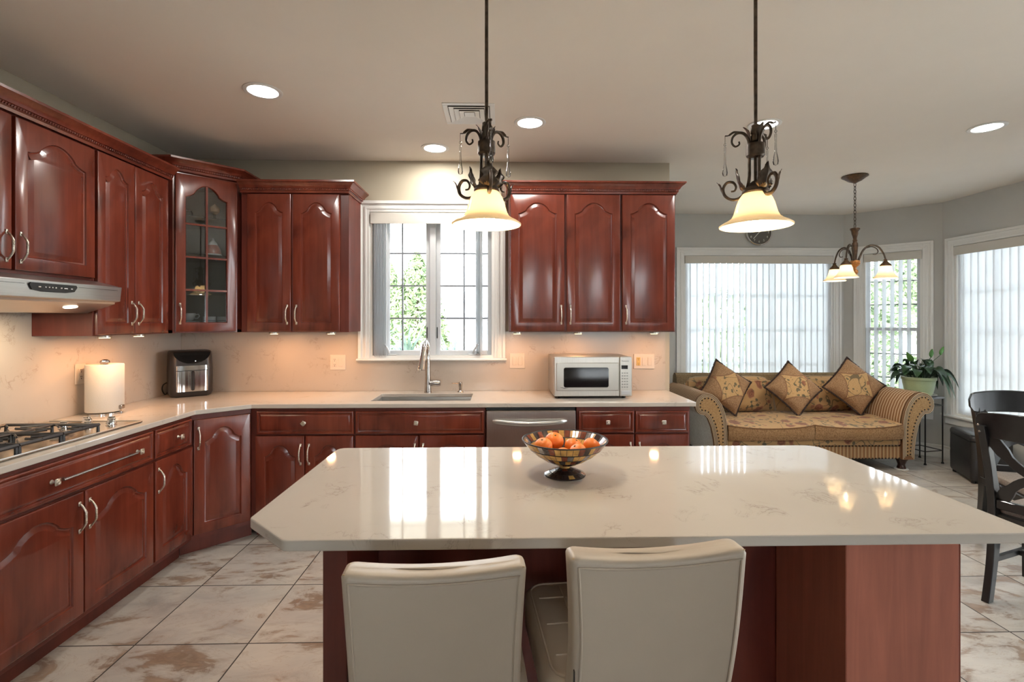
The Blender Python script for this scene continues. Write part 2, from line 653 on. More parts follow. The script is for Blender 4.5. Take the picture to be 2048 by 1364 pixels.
    def sphere(s, c, r, nu=16, nv=10, mat=None):
        rx, ry, rz = r if isinstance(r, (list, tuple)) else (r, r, r)
        v = [(c[0], c[1], c[2] - rz)]
        for j in range(1, nv):
            t = -PI / 2 + PI * j / nv
            for i in range(nu):
                a = 2 * PI * i / nu
                v.append((c[0] + rx * math.cos(t) * math.cos(a), c[1] + ry * math.cos(t) * math.sin(a), c[2] + rz * math.sin(t)))
        v.append((c[0], c[1], c[2] + rz))
        f = []
        for i in range(nu):
            k = (i + 1) % nu
            f.append((0, 1 + k, 1 + i))
            f.append((len(v) - 1, 1 + (nv - 2) * nu + i, 1 + (nv - 2) * nu + k))
        for j in range(nv - 2):
            for i in range(nu):
                k = (i + 1) % nu
                f.append((1 + j * nu + i, 1 + j * nu + k, 1 + (j + 1) * nu + k, 1 + (j + 1) * nu + i))
        return s.add(v, f, mat)

    def sweep(s, prof, path, z0=0.0, closed_prof=True):
        """prof: (outward, z) points; path: list of (x, y), outward is to the right of travel"""
        n = len(path)
        rings = []
        for i in range(n):
            p = Vector(path[i])
            d0 = (Vector(path[i]) - Vector(path[i - 1])).normalized() if i > 0 else None
            d1 = (Vector(path[i + 1]) - Vector(path[i])).normalized() if i < n - 1 else None
            if d0 is None: d0 = d1
            if d1 is None: d1 = d0
            n0, n1 = Vector((d0.y, -d0.x)), Vector((d1.y, -d1.x))
            mdir = (n0 + n1).normalized()
            k = 1 / max(.3, mdir.dot(n0))
            rings.append([(p.x + mdir.x * o * k, p.y + mdir.y * o * k, z0 + z) for o, z in prof])
        m = len(prof)
        v = [q for r in rings for q in r]
        f = []
        for i in range(n - 1):
            for j in range(m if closed_prof else m - 1):
                k = (j + 1) % m
                f.append((i * m + j, (i + 1) * m + j, (i + 1) * m + k, i * m + k))
        f.append(list(range(m)))
        f.append([(n - 1) * m + j for j in range(m)][::-1])
        return s.add(v, f)

    def build(s, name, mat, parent=None, smooth=35, world=False, bevel=0, kind=None, fix=True):
        me = bpy.data.meshes.new(name)
        V = s.v
        if world and parent is not None:
            inv = xf(parent).inverted()
            V = [tuple(inv @ Vector(p)) for p in V]
        me.from_pydata(V, [], s.f)
        mats = mat if isinstance(mat, (list, tuple)) else [mat]
        for m in mats:
            me.materials.append(m)
        if len(mats) > 1:
            me.polygons.foreach_set('material_index', s.mi)
        if fix:
            bm = bmesh.new()
            bm.from_mesh(me)
            bmesh.ops.recalc_face_normals(bm, faces=bm.faces)
            bm.to_mesh(me)
            bm.free()
        if smooth:
            me.polygons.foreach_set('use_smooth', [True] * len(me.polygons))
            try:
                me.set_sharp_from_angle(angle=R(smooth))
            except Exception:
                pass
        me.update()
        o = bpy.data.objects.new(name, me)
        COL.objects.link(o)
        if parent is not None:
            o.parent = parent
        if bevel:
            b = o.modifiers.new('edge', 'BEVEL')
            b.width = bevel
            b.segments = 2
            b.limit_method = 'ANGLE'
            b.angle_limit = R(40)
        if kind:
            o['kind'] = kind
        return o


def xf(o):
    m = Matrix.Translation(o.location) @ o.rotation_euler.to_matrix().to_4x4()
    if o.parent is not None:
        m = xf(o.parent) @ m
    return m


def tag(o, label, cat, group=None, kind=None):
    o['label'] = label
    o['category'] = cat
    if group:
        o['group'] = group
    if kind:
        o['kind'] = kind
    return o


def thing(name, loc, rz, label, cat, group=None):
    e = bpy.data.objects.new(name, None)
    e.empty_display_size = .05
    e.location = loc
    e.rotation_euler = (0, 0, rz)
    COL.objects.link(e)
    return tag(e, label, cat, group)


def copy_tree(o, loc=None, rz=None, label=None, parent=None):
    c = o.copy()
    COL.objects.link(c)
    if parent is not None:
        c.parent = parent
    if loc is not None:
        c.location = loc
    if rz is not None:
        c.rotation_euler = (0, 0, rz)
    if label:
        c['label'] = label
    for ch in list(o.children):
        copy_tree(ch, parent=c)
    return c


def lamp(kind, name, loc, energy, col, parent=None, size=.1, spread=None, rot=(0, 0, 0), radius=.03, shape='DISK', size_y=None):
    d = bpy.data.lights.new(name, kind)
    d.energy = energy
    d.color = col
    if kind == 'AREA':
        d.shape = shape
        d.size = size
        if size_y:
            d.size_y = size_y
        if spread:
            d.spread = spread
    else:
        d.shadow_soft_size = radius
    o = bpy.data.objects.new(name, d)
    o.location = loc
    o.rotation_euler = rot
    COL.objects.link(o)
    if parent is not None:
        o.parent = parent
    return o


def text_mesh(name, body, size, mat, parent, loc, rot, depth=.0006):
    cu = bpy.data.curves.new(name, 'FONT')
    cu.body = body
    cu.size = size
    cu.extrude = depth
    cu.align_x = 'CENTER'
    cu.align_y = 'CENTER'
    tmp = bpy.data.objects.new(name + '_tmp', cu)
    COL.objects.link(tmp)
    bpy.context.view_layer.update()
    dg = bpy.context.evaluated_depsgraph_get()
    me = bpy.data.meshes.new_from_object(tmp.evaluated_get(dg))
    bpy.data.objects.remove(tmp)
    me.materials.clear()
    me.materials.append(mat)
    o = bpy.data.objects.new(name, me)
    COL.objects.link(o)
    o.parent = parent
    o.location = loc
    o.rotation_euler = rot
    return o


def arc(cx, cy, r, a0, a1, n):
    return [(cx + r * math.cos(R(a0 + (a1 - a0) * i / (n - 1))), cy + r * math.sin(R(a0 + (a1 - a0) * i / (n - 1)))) for i in range(n)]


def bez(pts, n=8):
    """Catmull-Rom through the points"""
    P = [Vector(p) for p in pts]
    out = []
    for i in range(len(P) - 1):
        p0 = P[max(i - 1, 0)]
        p1, p2 = P[i], P[i + 1]
        p3 = P[min(i + 2, len(P) - 1)]
        for k in range(n):
            t = k / n
            out.append(.5 * ((2 * p1) + (p2 - p0) * t + (2 * p0 - 5 * p1 + 4 * p2 - p3) * t * t + (3 * p1 - p0 - 3 * p2 + p3) * t ** 3))
    out.append(P[-1])
    return out


# ------------------------------------------------------------------ the room
def struct(mb, name, mat, smooth=0, **k):
    o = mb.build(name, mat, smooth=smooth, kind='structure', **k)
    return o


LX, BY, RX, BAYY = -2.515, 4.0, 4.757, 5.9
REAR = -4.2
PX = 1.366          # end of the kitchen wall / bay side wall

m = MB()
m.box(LX - .2, RX + .2, REAR - .2, BAYY + .2, -.12, 0)
struct(m, 'floor', M_TILE)
m = MB()
m.box(LX - .2, RX + .2, REAR - .2, BAYY + .2, CEIL, CEIL + .15)
struct(m, 'ceiling', M_CEIL)


def wall_boxes(m, length, h, t, holes, mat=None):
    """local x along, y 0..t outward; holes: (x0, x1, z0, z1) sorted by x"""
    x = 0
    for (a, b, z0, z1) in holes:
        if a > x:
            m.box(x, a, 0, t, 0, h, mat=mat)
        m.box(a, b, 0, t, 0, z0, mat=mat)
        m.box(a, b, 0, t, z1, h, mat=mat)
        x = b
    if x < length:
        m.box(x, length, 0, t, 0, h, mat=mat)
    return m


def frame_mat(p0, p1):
    """local x from p0 to p1, local +y to the left of travel"""
    d = Vector((p1[0] - p0[0], p1[1] - p0[1], 0)).normalized()
    return Matrix(((d.x, -d.y, 0, p0[0]), (d.y, d.x, 0, p0[1]), (0, 0, 1, 0), (0, 0, 0, 1)))


T = .15
# left wall
m = MB()
m.box(LX - T, LX, REAR, BY + T, 0, CEIL)
struct(m, 'wall_left', M_WALL_WARMLIT)
# kitchen back wall with the sink window
KW = (-1.035, -.045, 1.172, 2.335)
m = MB()
wall_boxes(m, PX - LX, CEIL, T, [(KW[0] - LX, KW[1] - LX, KW[2], KW[3])], frame_mat((LX, BY), (PX, BY)))
struct(m, 'wall_back', M_WALL_WARMLIT)
# partition between kitchen and bay
m = MB()
m.box(PX - .15, PX, BY + T, BAYY + T, 0, CEIL)
struct(m, 'wall_partition', M_WALL_DAYLIT)
# bay walls
A0, A1 = (4.12, BAYY), (RX, 5.263)
ALEN = math.hypot(A1[0] - A0[0], A1[1] - A0[1])
BW = (2.185, 3.99, .50, 2.25)
m = MB()
wall_boxes(m, A0[0] - PX, CEIL, T, [(BW[0] - PX, BW[1] - PX, BW[2], BW[3])], frame_mat((PX, BAYY), A0))
struct(m, 'wall_bay_back', M_WALL_DAYLIT)
AW = (.195, .735, .50, 2.25)
m = MB()
wall_boxes(m, ALEN, CEIL, T, [AW], frame_mat(A0, A1))
struct(m, 'wall_bay_angle', M_WALL_DAYLIT)
# right wall: window next to the bay, plus an unseen one added for side light
RW = (.141, 2.4, .485, 2.25)
SIDE_FILLW = (3.0, 5.1, .06, 2.25)
m = MB()
wall_boxes(m, 5.263 - REAR, CEIL, T, [RW, SIDE_FILLW], frame_mat(A1, (RX, REAR)))
struct(m, 'wall_right', M_WALL_DAYLIT)
# rear wall behind the camera, with window openings added to let in fill light
RLEN = RX - LX
m = MB()
REAR_FILLW = [(1.8, 3.0, .9, 2.1), (4.4, 5.6, .9, 2.1)]
wall_boxes(m, RLEN, CEIL, T, REAR_FILLW, frame_mat((RX, REAR), (LX, REAR)))
struct(m, 'wall_rear', plain('rear_wall_paint', (.55, .50, .42), .8))  # unseen wall, tone set for the light it bounces forward


def window_unit(idx, mat, hole, cols, rows, casing=.092, sashes=1, stool=True, double_hung=False, mid=.1, muntin=M_MUNTIN,
                reveal=.075, stool_ext=.03, grid=True):
    """mat: wall frame (x along wall, y outward). One structure thing with frame, casing, muntins, glass."""
    x0, x1, z0, z1 = hole
    root = bpy.data.objects.new('window_%d' % idx, None)
    root.matrix_world = mat
    COL.objects.link(root)
    root['kind'] = 'structure'
    # interior casing: stepped profile
    m = MB()
    c = casing
    for (o, i, y) in ((c, 0.0, -.012), (c, c * .72, -.024), (c * .45, c * .25, -.017)):
        m.box(x0 - o, x0 - i, y, 0, z0 - .0, z1 + o)
        m.box(x1 + i, x1 + o, y, 0, z0 - .0, z1 + o)
        m.box(x0 - i, x1 + i, y, 0, z1 + i, z1 + o)
    m.build('casing', M_TRIM, root, smooth=0, bevel=.002)
    if stool:
        m = MB()
        m.box(x0 - c - stool_ext, x1 + c + stool_ext, -.052, .02, z0 - .026, z0, .006)
        m.box(x0 - c, x1 + c, -.018, 0, z0 - .026 - .075, z0 - .026, .003)
        if idx == 1:
            m = MB()
            m.box(x0 - c - .012, x1 + c + .012, -.04, .05, z0 - .018, z0 - .001, .005)
        m.build('window_sill', M_TRIM, root, smooth=0)
    # jamb liner + sash frames
    yg = reveal
    m = MB()
    j = .022
    m.box(x0, x0 + j, 0.0, T, z0, z1)
    m.box(x1 - j, x1, 0.0, T, z0, z1)
    m.box(x0 + j, x1 - j, 0.0, T, z1 - j, z1)
    m.box(x0 + j, x1 - j, 0.0, T, z0, z0 + j)
    m.build('jamb', M_TRIM, root, smooth=0)
    n = sashes
    w = (x1 - x0 - 2 * j)
    sw = (w - mid * (n - 1)) / n
    for k in range(n):
        a = x0 + j + k * (sw + mid)
        b = a + sw
        if k < n - 1:
            m = MB()
            m.box(b, b + mid, yg - .045, yg + .04, z0 + j, z1 - j, .004)
            m.build('mullion', M_VINYL, root, smooth=0)
        parts = [(z0 + j, z1 - j, 0)]
        if double_hung:
            zm = (z0 + z1) / 2
            parts = [(z0 + j, zm + .02, -.012), (zm - .02, z1 - j, .022)]
        for (q0, q1, dy) in parts:
            s = .034
            m = MB()
            y0_, y1_ = yg + dy - .016, yg + dy + .016
            m.box(a, a + s, y0_, y1_, q0, q1, .003)
            m.box(b - s, b, y0_, y1_, q0, q1, .003)
            m.box(a + s, b - s, y0_, y1_, q0, q0 + s * 1.1, .003)
            m.box(a + s, b - s, y0_, y1_, q1 - s, q1, .003)
            sash = m.build('sash', M_VINYL, root, smooth=0)
            if grid:
                m = MB()
                g = .0065
                for r in range(1, rows):
                    zz = q0 + s + (q1 - q0 - 2 * s) * r / rows
                    m.box(a + s, b - s, yg + dy - .005, yg + dy + .005, zz - g, zz + g)
                for cc in range(1, cols):
                    xx = a + s + (b - a - 2 * s) * cc / cols
                    m.box(xx - g, xx + g, yg + dy - .0051, yg + dy + .0051, q0 + s, q1 - s)
                m.build('grille', muntin, sash, smooth=0)
            m = MB()
            m.box(a + s * .8, b - s * .8, yg + dy - .002, yg + dy + .002, q0 + s * .8, q1 - s * .8)
            m.build('pane', M_PANE, sash, smooth=0)
    return root


w1 = window_unit(1, frame_mat((LX, BY), (PX, BY)), (KW[0] - LX, KW[1] - LX, KW[2], KW[3]), 2, 4, casing=.088, sashes=2, mid=.05)
w2 = window_unit(2, frame_mat((PX, BAYY), A0), (BW[0] - PX, BW[1] - PX, BW[2], BW[3]), 5, 4, sashes=1, muntin=M_VINYL)
w3 = window_unit(3, frame_mat(A0, A1), AW, 1, 3, sashes=1, double_hung=True, stool_ext=.0)
w4 = window_unit(4, frame_mat(A1, (RX, REAR)), RW, 6, 4, sashes=1, muntin=M_VINYL)
fill_w5 = window_unit(5, frame_mat(A1, (RX, REAR)), SIDE_FILLW, 1, 1, sashes=2, grid=False, stool=False, mid=.04)  # added out of view, side light for ceiling and island
fill_w6 = window_unit(6, frame_mat((RX, REAR), (LX, REAR)), REAR_FILLW[0], 2, 2, sashes=1, double_hung=True)  # added behind the camera to fill the island front with daylight
fill_w7 = window_unit(7, frame_mat((RX, REAR), (LX, REAR)), REAR_FILLW[1], 2, 2, sashes=1, double_hung=True)  # second added rear window, same fill light

# casement cranks and locks on the sink window
for k, (px, dirn) in enumerate(((-.885, .35), (-.215, -.45))):
    m = MB()
    m.box(px - .04, px + .06, BY + .01, BY + .05, 1.173 + .022, 1.205, .004)
    m.tube([(px, BY + .02, 1.21), (px - .02 * dirn, BY + .0, 1.24), (px - .09 * dirn, BY + .0, 1.285)], [.011, .009, .006], 8)
    m.build('crank_handle', M_VINYL, w1, world=True)
for px in (-.585, -.503):
    m = MB()
    m.box(px - .004, px + .004, BY + .018, BY + .03, 1.33, 1.42, .002)
    m.build('sash_lock', M_BLACK, w1, world=True)


def baseboard(idx, p0, p1, h=.135):
    mat = frame_mat(p0, p1)
    L = math.hypot(p1[0] - p0[0], p1[1] - p0[1])
    m = MB()
    m.box(0, L, -.014, 0, 0, h - .03, mat=mat)
    m.box(0, L, -.010, 0, h - .03, h - .012, mat=mat)
    m.box(0, L, -.018, 0, h - .012, h, mat=mat)
    m.box(0, L, -.022, -.014, 0, .018, mat=mat)
    struct(m, 'baseboard_%s' % idx, M_TRIM)


baseboard('bay_back', (PX, BAYY), A0)
baseboard('bay_angle', A0, A1)
baseboard('right', A1, (RX, REAR))
baseboard('partition', (PX, BY + T), (PX, BAYY))


# ------------------------------------------------------------------ doors, drawers, handles
def arch_outline(x0, x1, z0, zs, zt, n=18):
    """closed outline, counter-clockwise seen from the front (x right, z up); cathedral arch on top"""
    def half(u):
        if u <= .4:
            return .30 * (u / .4) ** 1.7
        return .335 + .665 * math.sin(PI / 2 * min(1, ((u - .4) / .6)) ** .8)
    pts = [(x0, z0), (x1, z0)]
    us = [0, .06, .14, .22, .3, .36, .4, .401, .46, .53, .6, .68, .76, .85, .93, 1]
    right = [(x1 - (x1 - x0) / 2 * u, zs + (zt - zs) * half(u)) for u in us]
    left = [(x0 + (x1 - x0) / 2 * u, zs + (zt - zs) * half(u)) for u in us[:-1]][::-1]
    return pts + right + left


def rect_outline(x0, x1, z0, z1):
    return [(x0, z0), (x1, z0), (x1, z1), (x0, z1)]


def inset(poly, d):
    n = len(poly)
    out = []
    for i in range(n):
        p, a, b = Vector(poly[i]), Vector(poly[i - 1]), Vector(poly[(i + 1) % n])
        e0, e1 = (p - a), (b - p)
        e0 = e0.normalized() if e0.length > 1e-7 else Vector((1, 0))
        e1 = e1.normalized() if e1.length > 1e-7 else e0
        n0, n1 = Vector((-e0.y, e0.x)), Vector((-e1.y, e1.x))
        mm = n0 + n1
        mm = mm.normalized() if mm.length > 1e-6 else n0
        k = min(1.6, 1 / max(.35, mm.dot(n0)))
        q = p + mm * d * k
        out.append((q.x, q.y))
    return out


def panel_front(m, w, h, outline, th=.021, arched=True, bev=.034, gl=False):
    """front at y=-th .. back y=0; the frame with rounded edge, groove, raised field"""
    e = .006
    ol = outline
    n = len(ol)
    # map outline points to the outer rectangle
    def outer(x0, x1, z0, z1):
        if not arched:
            return rect_outline(x0, x1, z0, z1)
        xs = [p[0] for p in ol[2:]]
        lo, hi = min(xs), max(xs)
        res = [(x0, z0), (x1, z0)]
        for p in ol[2:]:
            res.append((x0 + (p[0] - lo) / (hi - lo) * (x1 - x0), z1))
        return res
    rings = []
    rings.append([(x, 0, z) for x, z in outer(0, w, 0, h)])
    rings.append([(x, -th + e, z) for x, z in outer(0, w, 0, h)])
    rings.append([(x, -th + e * .3, z) for x, z in outer(e * .3, w - e * .3, e * .3, h - e * .3)])
    rings.append([(x, -th, z) for x, z in outer(e, w - e, e, h - e)])
    rings.append([(x, -th, z) for x, z in ol])
    if gl:
        rings.append([(x, -th + .006, z) for x, z in inset(ol, .004)])
        rings.append([(x, -.002, z) for x, z in inset(ol, .005)])
    else:
        rings.append([(x, -th + .007, z) for x, z in inset(ol, .003)])
        rings.append([(x, -th + .0085, z) for x, z in inset(ol, .009)])
        rings.append([(x, -th + .0015, z) for x, z in inset(ol, bev)])
        rings.append([(x, -th + .001, z) for x, z in inset(ol, bev + .003)])
    o = len(m.v)
    fs = []
    for i in range(len(rings) - 1):
        for j in range(n):
            k = (j + 1) % n
            fs.append((i * n + j, i * n + k, (i + 1) * n + k, (i + 1) * n + j))
    if not gl:
        last = (len(rings) - 1) * n
        fs.append([last + j for j in range(n)])
    else:
        # back ring
        last = (len(rings) - 1) * n
        for j in range(n):
            k = (j + 1) % n
            fs.append((last + j, last + k, k, j))
    m.add([p for r in rings for p in r], fs)
    return m


def handle_pull(parent, x, z, y):
    """antique silver arched pull, vertical"""
    m = MB()
    m.cm = 0
    L = .062
    for s_ in (-1, 1):
        m.box(x - .007, x + .007, y - .004, y, z + s_ * L - .010, z + s_ * L + .010, .002)
    pts = [(x, y - .002, z - L), (x, y - .010, z - L + .006), (x, y - .024, z - .036), (x, y - .029, z - .026), (x, y - .030, z),
           (x, y - .029, z + .026), (x, y - .024, z + .036), (x, y - .010, z + L - .006), (x, y - .002, z + L)]
    m.tube(pts, [.0038, .0042, .0047, .0054, .0052, .0054, .0047, .0042, .0038], 8)
    for k in range(7):
        zz = z - .021 + .007 * k
        m.sphere((x, y - .030, zz), (.0058, .0058, .0028), 8, 6)
    return m.build('handle', M_SILVER, parent, smooth=50)


def square_knob(parent, x, z, y, rot=0):
    m = MB()
    m.lathe([(.010, 0), (.006, .006), (.005, .018), (.009, .021)], 10, mat=Matrix.Translation((x, y, z)) @ Matrix.Rotation(PI / 2, 4, 'X'))
    mt = Matrix.Translation((x, y - .026, z)) @ Matrix.Rotation(R(rot), 4, 'Y')
    m.box(-.0145, .0145, -.004, .004, -.0145, .0145, .003, mat=mt)
    ring = [(.008 * math.cos(a), -.0045, .008 * math.sin(a)) for a in [2 * PI * i / 14 for i in range(14)]]
    m.tube(ring, .0016, 6, closed=True, mat=mt)
    m.sphere((0, -.004, 0), .004, 8, 6, mat=mt)
    return m.build('knob', M_SILVER, parent, smooth=40)


def add_door(parent, x0, x1, z0, z1, hside=None, hz=None, rail=.062, arch=True, spring=None, y=0.0):
    """door overlay on plane y (front towards -y)"""
    w, h = x1 - x0, z1 - z0
    m = MB()
    st = min(.058, w * .19)
    if arch:
        rise = spring if spring else min(.078, (w - 2 * st) * .36)
        ol = arch_outline(st, w - st, rail, h - rail - rise, h - rail * .98)
    else:
        ol = rect_outline(st, w - st, rail, h - rail)
    panel_front(m, w, h, ol, arched=arch, bev=min(.03, (w - 2 * st) * .16))
    d = m.build('door', M_WOOD, parent, smooth=28)
    d.location = (x0, y, z0)
    if hside:
        hx = .026 if hside == 'L' else w - .026
        handle_pull(d, hx, hz - z0, -.021)
    return d


def add_drawer(parent, x0, x1, z0, z1, knobs=(), bar=None, y=0.0, rot=0):
    w, h = x1 - x0, z1 - z0
    m = MB()
    panel_front(m, w, h, rect_outline(.012, w - .012, .012, h - .012), arched=False, bev=.02)
    d = m.build('drawer', M_WOOD, parent, smooth=28)
    d.location = (x0, y, z0)
    for kx in knobs:
        square_knob(d, kx - x0, h * .5, -.021, rot)
    if bar:
        a, b = bar[0] - x0, bar[1] - x0
        mm = MB()
        zc = h * .5
        mm.tube([(a + .03, -.045, zc), (b - .03, -.045, zc)], .0058, 10)
        for q in (a + .055, b - .055):
            mm.tube([(q, -.02, zc), (q, -.045, zc)], .004, 8)
        mm.build('handle', M_NICKEL, d)
        square_knob(d, a, zc, -.021, 0)
        square_knob(d, b, zc, -.021, 0)
    return d


def cab_body(parent, w, d, z0, z1, toe=False, open_front=False):
    m = MB()
    if toe:
        m.box(0, w, .0, d, .105, z1)
        m.build('carcass', M_WOOD_D, parent, smooth=0, bevel=.0015)
        m = MB()
        m.box(0, w, .075, .10, 0, .105)
        m.build('toe_kick', M_WOOD_D, parent, smooth=0)
    else:
        m.box(0, w, .0, d, z0, z1)
        m.build('carcass', M_WOOD_D, parent, smooth=0, bevel=.0015)


ROT_L = PI / 2
UB, UT = 1.388, 2.418       # bottom / top of wall cabinets


def puck(parent, x, y, z):
    m = MB()
    m.lathe([(.034, 0), (.034, -.010), (.030, -.013), (0, -.013)], 20, c=(x, y, z))
    m.build('puck_light', M_STEEL, parent)
    m = MB()
    m.lathe([(0, -.0135), (.026, -.0135), (.026, -.0150), (0, -.0150)], 20, c=(x, y, z))
    m.build('lens', M_PUCK, parent)
    lamp('AREA', 'puck_lamp', (x, y, z - .017), 1.25, (1.0, .50, .23), parent, size=.06)


# --- wall cabinets on the left wall
c = thing('wall_cabinet', (-2.185, 1.82, UB), ROT_L, 'short cherry wall cabinet above the range hood', 'cabinet', 'cherry wall cabinets')
cab_body(c, .912, .327, 1.682 - UB, UT - UB)
add_door(c, .012, .452, 1.697 - UB, 2.386 - UB, 'R', 1.80 - UB)
add_door(c, .466, .908, 1.697 - UB, 2.386 - UB, 'L', 1.80 - UB)
c = thing('wall_cabinet', (-2.185, 2.735, UB), ROT_L, 'tall narrow cherry wall cabinet with two arched doors beside the range hood', 'cabinet', 'cherry wall cabinets')
cab_body(c, .612, .327, 0, UT - UB)
add_door(c, .010, .284, .006, 2.388 - UB, 'R', 1.515 - UB)
add_door(c, .287, .585, .006, 2.388 - UB, 'L', 1.515 - UB)
puck(c, .18, .075, -.002)
puck(c, .45, .075, -.002)

# --- diagonal glass corner cabinet
CT = 2.50
c = thing('corner_cabinet', (-2.185, 3.39, UB), PI / 4, 'taller diagonal corner cabinet with an arched glass door', 'cabinet')
G0, G1 = Vector((-2.185, 3.39)), Vector((-1.905, 3.67))
gw = (G1 - G0).length
m = MB()
for (a, b) in (((-2.513, 3.39), (-2.185, 3.39)), ((-1.905, 3.67), (-1.905, 3.998))):
    d = (Vector(b) - Vector(a)).normalized()
    nn = Vector((-d.y, d.x))
    q = [a, b, (b[0] + nn.x * .018, b[1] + nn.y * .018), (a[0] + nn.x * .018, a[1] + nn.y * .018)]
    m.prism(q, UB, CT)
pent = [(-2.513, 3.39), (-2.185, 3.39), (-1.905, 3.67), (-1.905, 3.998), (-2.513, 3.998)]
m.prism(pent, UB, UB + .02)
m.prism(pent, CT - .02, CT)
m.build('carcass', M_WOOD_D, c, smooth=0, world=True)
m = MB()
m.box(-2.513, -2.500, 3.408, 3.998, UB + .02, CT - .02)
m.box(-2.500, -1.923, 3.985, 3.998, UB + .02, CT - .02)
m.build('back_panel', plain('lining_paled_for_reflection', (.42, .37, .30), .5), c, smooth=0, world=True)  # paler than the wood, stands in for room light reflected in the glass
m = MB()
m.box(0, gw, -.001, .018, CT - UB - .06, CT - UB)
m.box(0, .018, -.001, .018, 0, CT - UB - .06)
m.box(gw - .018, gw, -.001, .018, 0, CT - UB - .06)
m.build('face_frame', M_WOOD, c, smooth=0)
SH = [1.675, 1.935, 2.195]
for z in SH:
    m = MB()
    m.prism([(-2.499, 3.41), (-2.19, 3.41), (-1.925, 3.675), (-1.925, 3.984), (-2.499, 3.984)], z - .006, z)
    m.build('shelf', M_CABGLASS, c, smooth=0, world=True)
dw, dh = gw - .024, 1.065
m = MB()
ol = arch_outline(.058, dw - .058, .06, dh - .062 - .085, dh - .06)
panel_front(m, dw, dh, ol, gl=True)
d = m.build('door', M_WOOD, c, smooth=28)
d.location = (.012, -.001, .008)
m = MB()
g = .0065
m.box(dw / 2 - g, dw / 2 + g, -.018, -.006, .058, dh - .063)
for k in (1, 2, 3):
    zz = .06 + (dh - .12) * k / 4 - .012 * k
    m.box(.056, dw - .056, -.0178, -.0062, zz - g, zz + g)
m.build('muntin', M_WOOD, d, smooth=0)
m = MB()
m.prism(inset(ol, -.004), -.005, -.002, 'y')
m.build('pane', M_CABGLASS, d, smooth=0)
handle_pull(d, .026, .122, -.021)

# things inside the corner cabinet
def at_corner(u, v):
    """u along the glass (0..1), v behind the glass in metres"""
    p = G0 + (G1 - G0) * u + Vector((-1, 1)).normalized() * v
    return p.x, p.y


def cup(label, x, y, z, rz, s=1.0, saucer=True):
    t = thing('teacup', (x, y, z), rz, label, 'cup', 'white crockery in the corner cabinet')
    if saucer:
        m = MB()
        m.lathe([(.02, 0), (.045 * s, .004), (.062 * s, .012), (.060 * s, .014), (.03, .007), (0, .006)], 24)
        m.build('saucer', M_WHITE, t)
    b = .008 if saucer else 0
    m = MB()
    m.lathe([(.018 * s, b), (.03 * s, b + .008), (.041 * s, b + .03), (.044 * s, b + .052), (.042 * s, b + .052), (.037 * s, b + .028), (.02 * s, b + .012), (0, b + .010)], 24)
    m.build('bowl', M_WHITE, t)
    m = MB()
    m.tube([(.041 * s, 0, b + .042), (.062 * s, 0, b + .046), (.068 * s, 0, b + .032), (.055 * s, 0, b + .016), (.036 * s, 0, b + .018)], .0045, 8)
    m.build('handle', M_WHITE, t)
    return t


x, y = at_corner(.30, .10)
cup('lower white cup with a ring handle stacked at the left behind the glass door', x, y, UB + .0205, R(10), 1.0)
cup('upper white cup of the two-cup stack behind the glass door', x, y, UB + .0205 + .062, R(20), .92, False)


def mug(label, x, y, z):
    t = thing('mug', (x, y, z), 0, label, 'cup', 'white crockery in the corner cabinet')
    m = MB()
    m.lathe([(.030, 0), (.036, .004), (.039, .05), (.041, .092), (.038, .092), (.035, .05), (.03, .01), (0, .008)], 24)
    m.build('cup_body', M_WHITE, t)
    m = MB()
    m.lathe([(.0405, .060), (.0412, .063), (.0406, .066)], 24, cap=False)
    m.build('band', plain('grey_rim', (.25, .27, .3), .4), t)
    return t


x, y = at_corner(.62, .10)
mug('white tumbler in the middle of the bottom shelf of the glass cabinet', x, y, UB + .0205)
x, y = at_corner(.83, .085)
mug('white tumbler at the right of the bottom shelf of the glass cabinet', x, y, UB + .0205)
x, y = at_corner(.70, .13)
t = thing('ornament_jar', (x, y, SH[1] + .0008), 0, 'red and white lidded jar on the middle glass shelf', 'jar')
m = MB()
m.lathe([(.05, 0), (.058, .008), (.054, .018)], 24)
m.build('base', M_WHITE, t)
m = MB()
m.lathe([(.053, .018), (.048, .05), (.036, .075), (.03, .082)], 24)
m.build('jar_body', plain('red_lacquer', (.42, .10, .05), .3, noise=.3, nscale=40), t)
m = MB()
m.lathe([(.031, .082), (.026, .1), (.012, .115), (.008, .13), (0, .134)], 20)
m.build('lid', M_WHITE, t)
x, y = at_corner(.72, .12)
t = thing('ornament_egg', (x, y, SH[2] + .0008), 0, 'amber egg ornament on a stem on the top glass shelf', 'ornament')
m = MB()
m.lathe([(.022, 0), (.008, .01), (.006, .04), (.012, .045)], 16)
m.build('stem', M_CRYSTAL, t)
m = MB()
m.lathe([(.012, .045), (.03, .062), (.034, .082), (.026, .1), (.01, .112), (.004, .12), (0, .124)], 20)
m.build('egg', plain('amber_enamel', (.45, .25, .12), .25, noise=.3, nscale=50), t)
x, y = at_corner(.30, .12)
t = thing('glass_dome', (x, y, SH[2] + .0008), 0, 'small clear glass ornament on the top shelf of the glass cabinet', 'ornament')
m = MB()
m.lathe([(.035, 0), (.036, .006), (.03, .012), (.032, .03), (.022, .05), (0, .058)], 20)
m.build('dome', M_CRYSTAL, t)

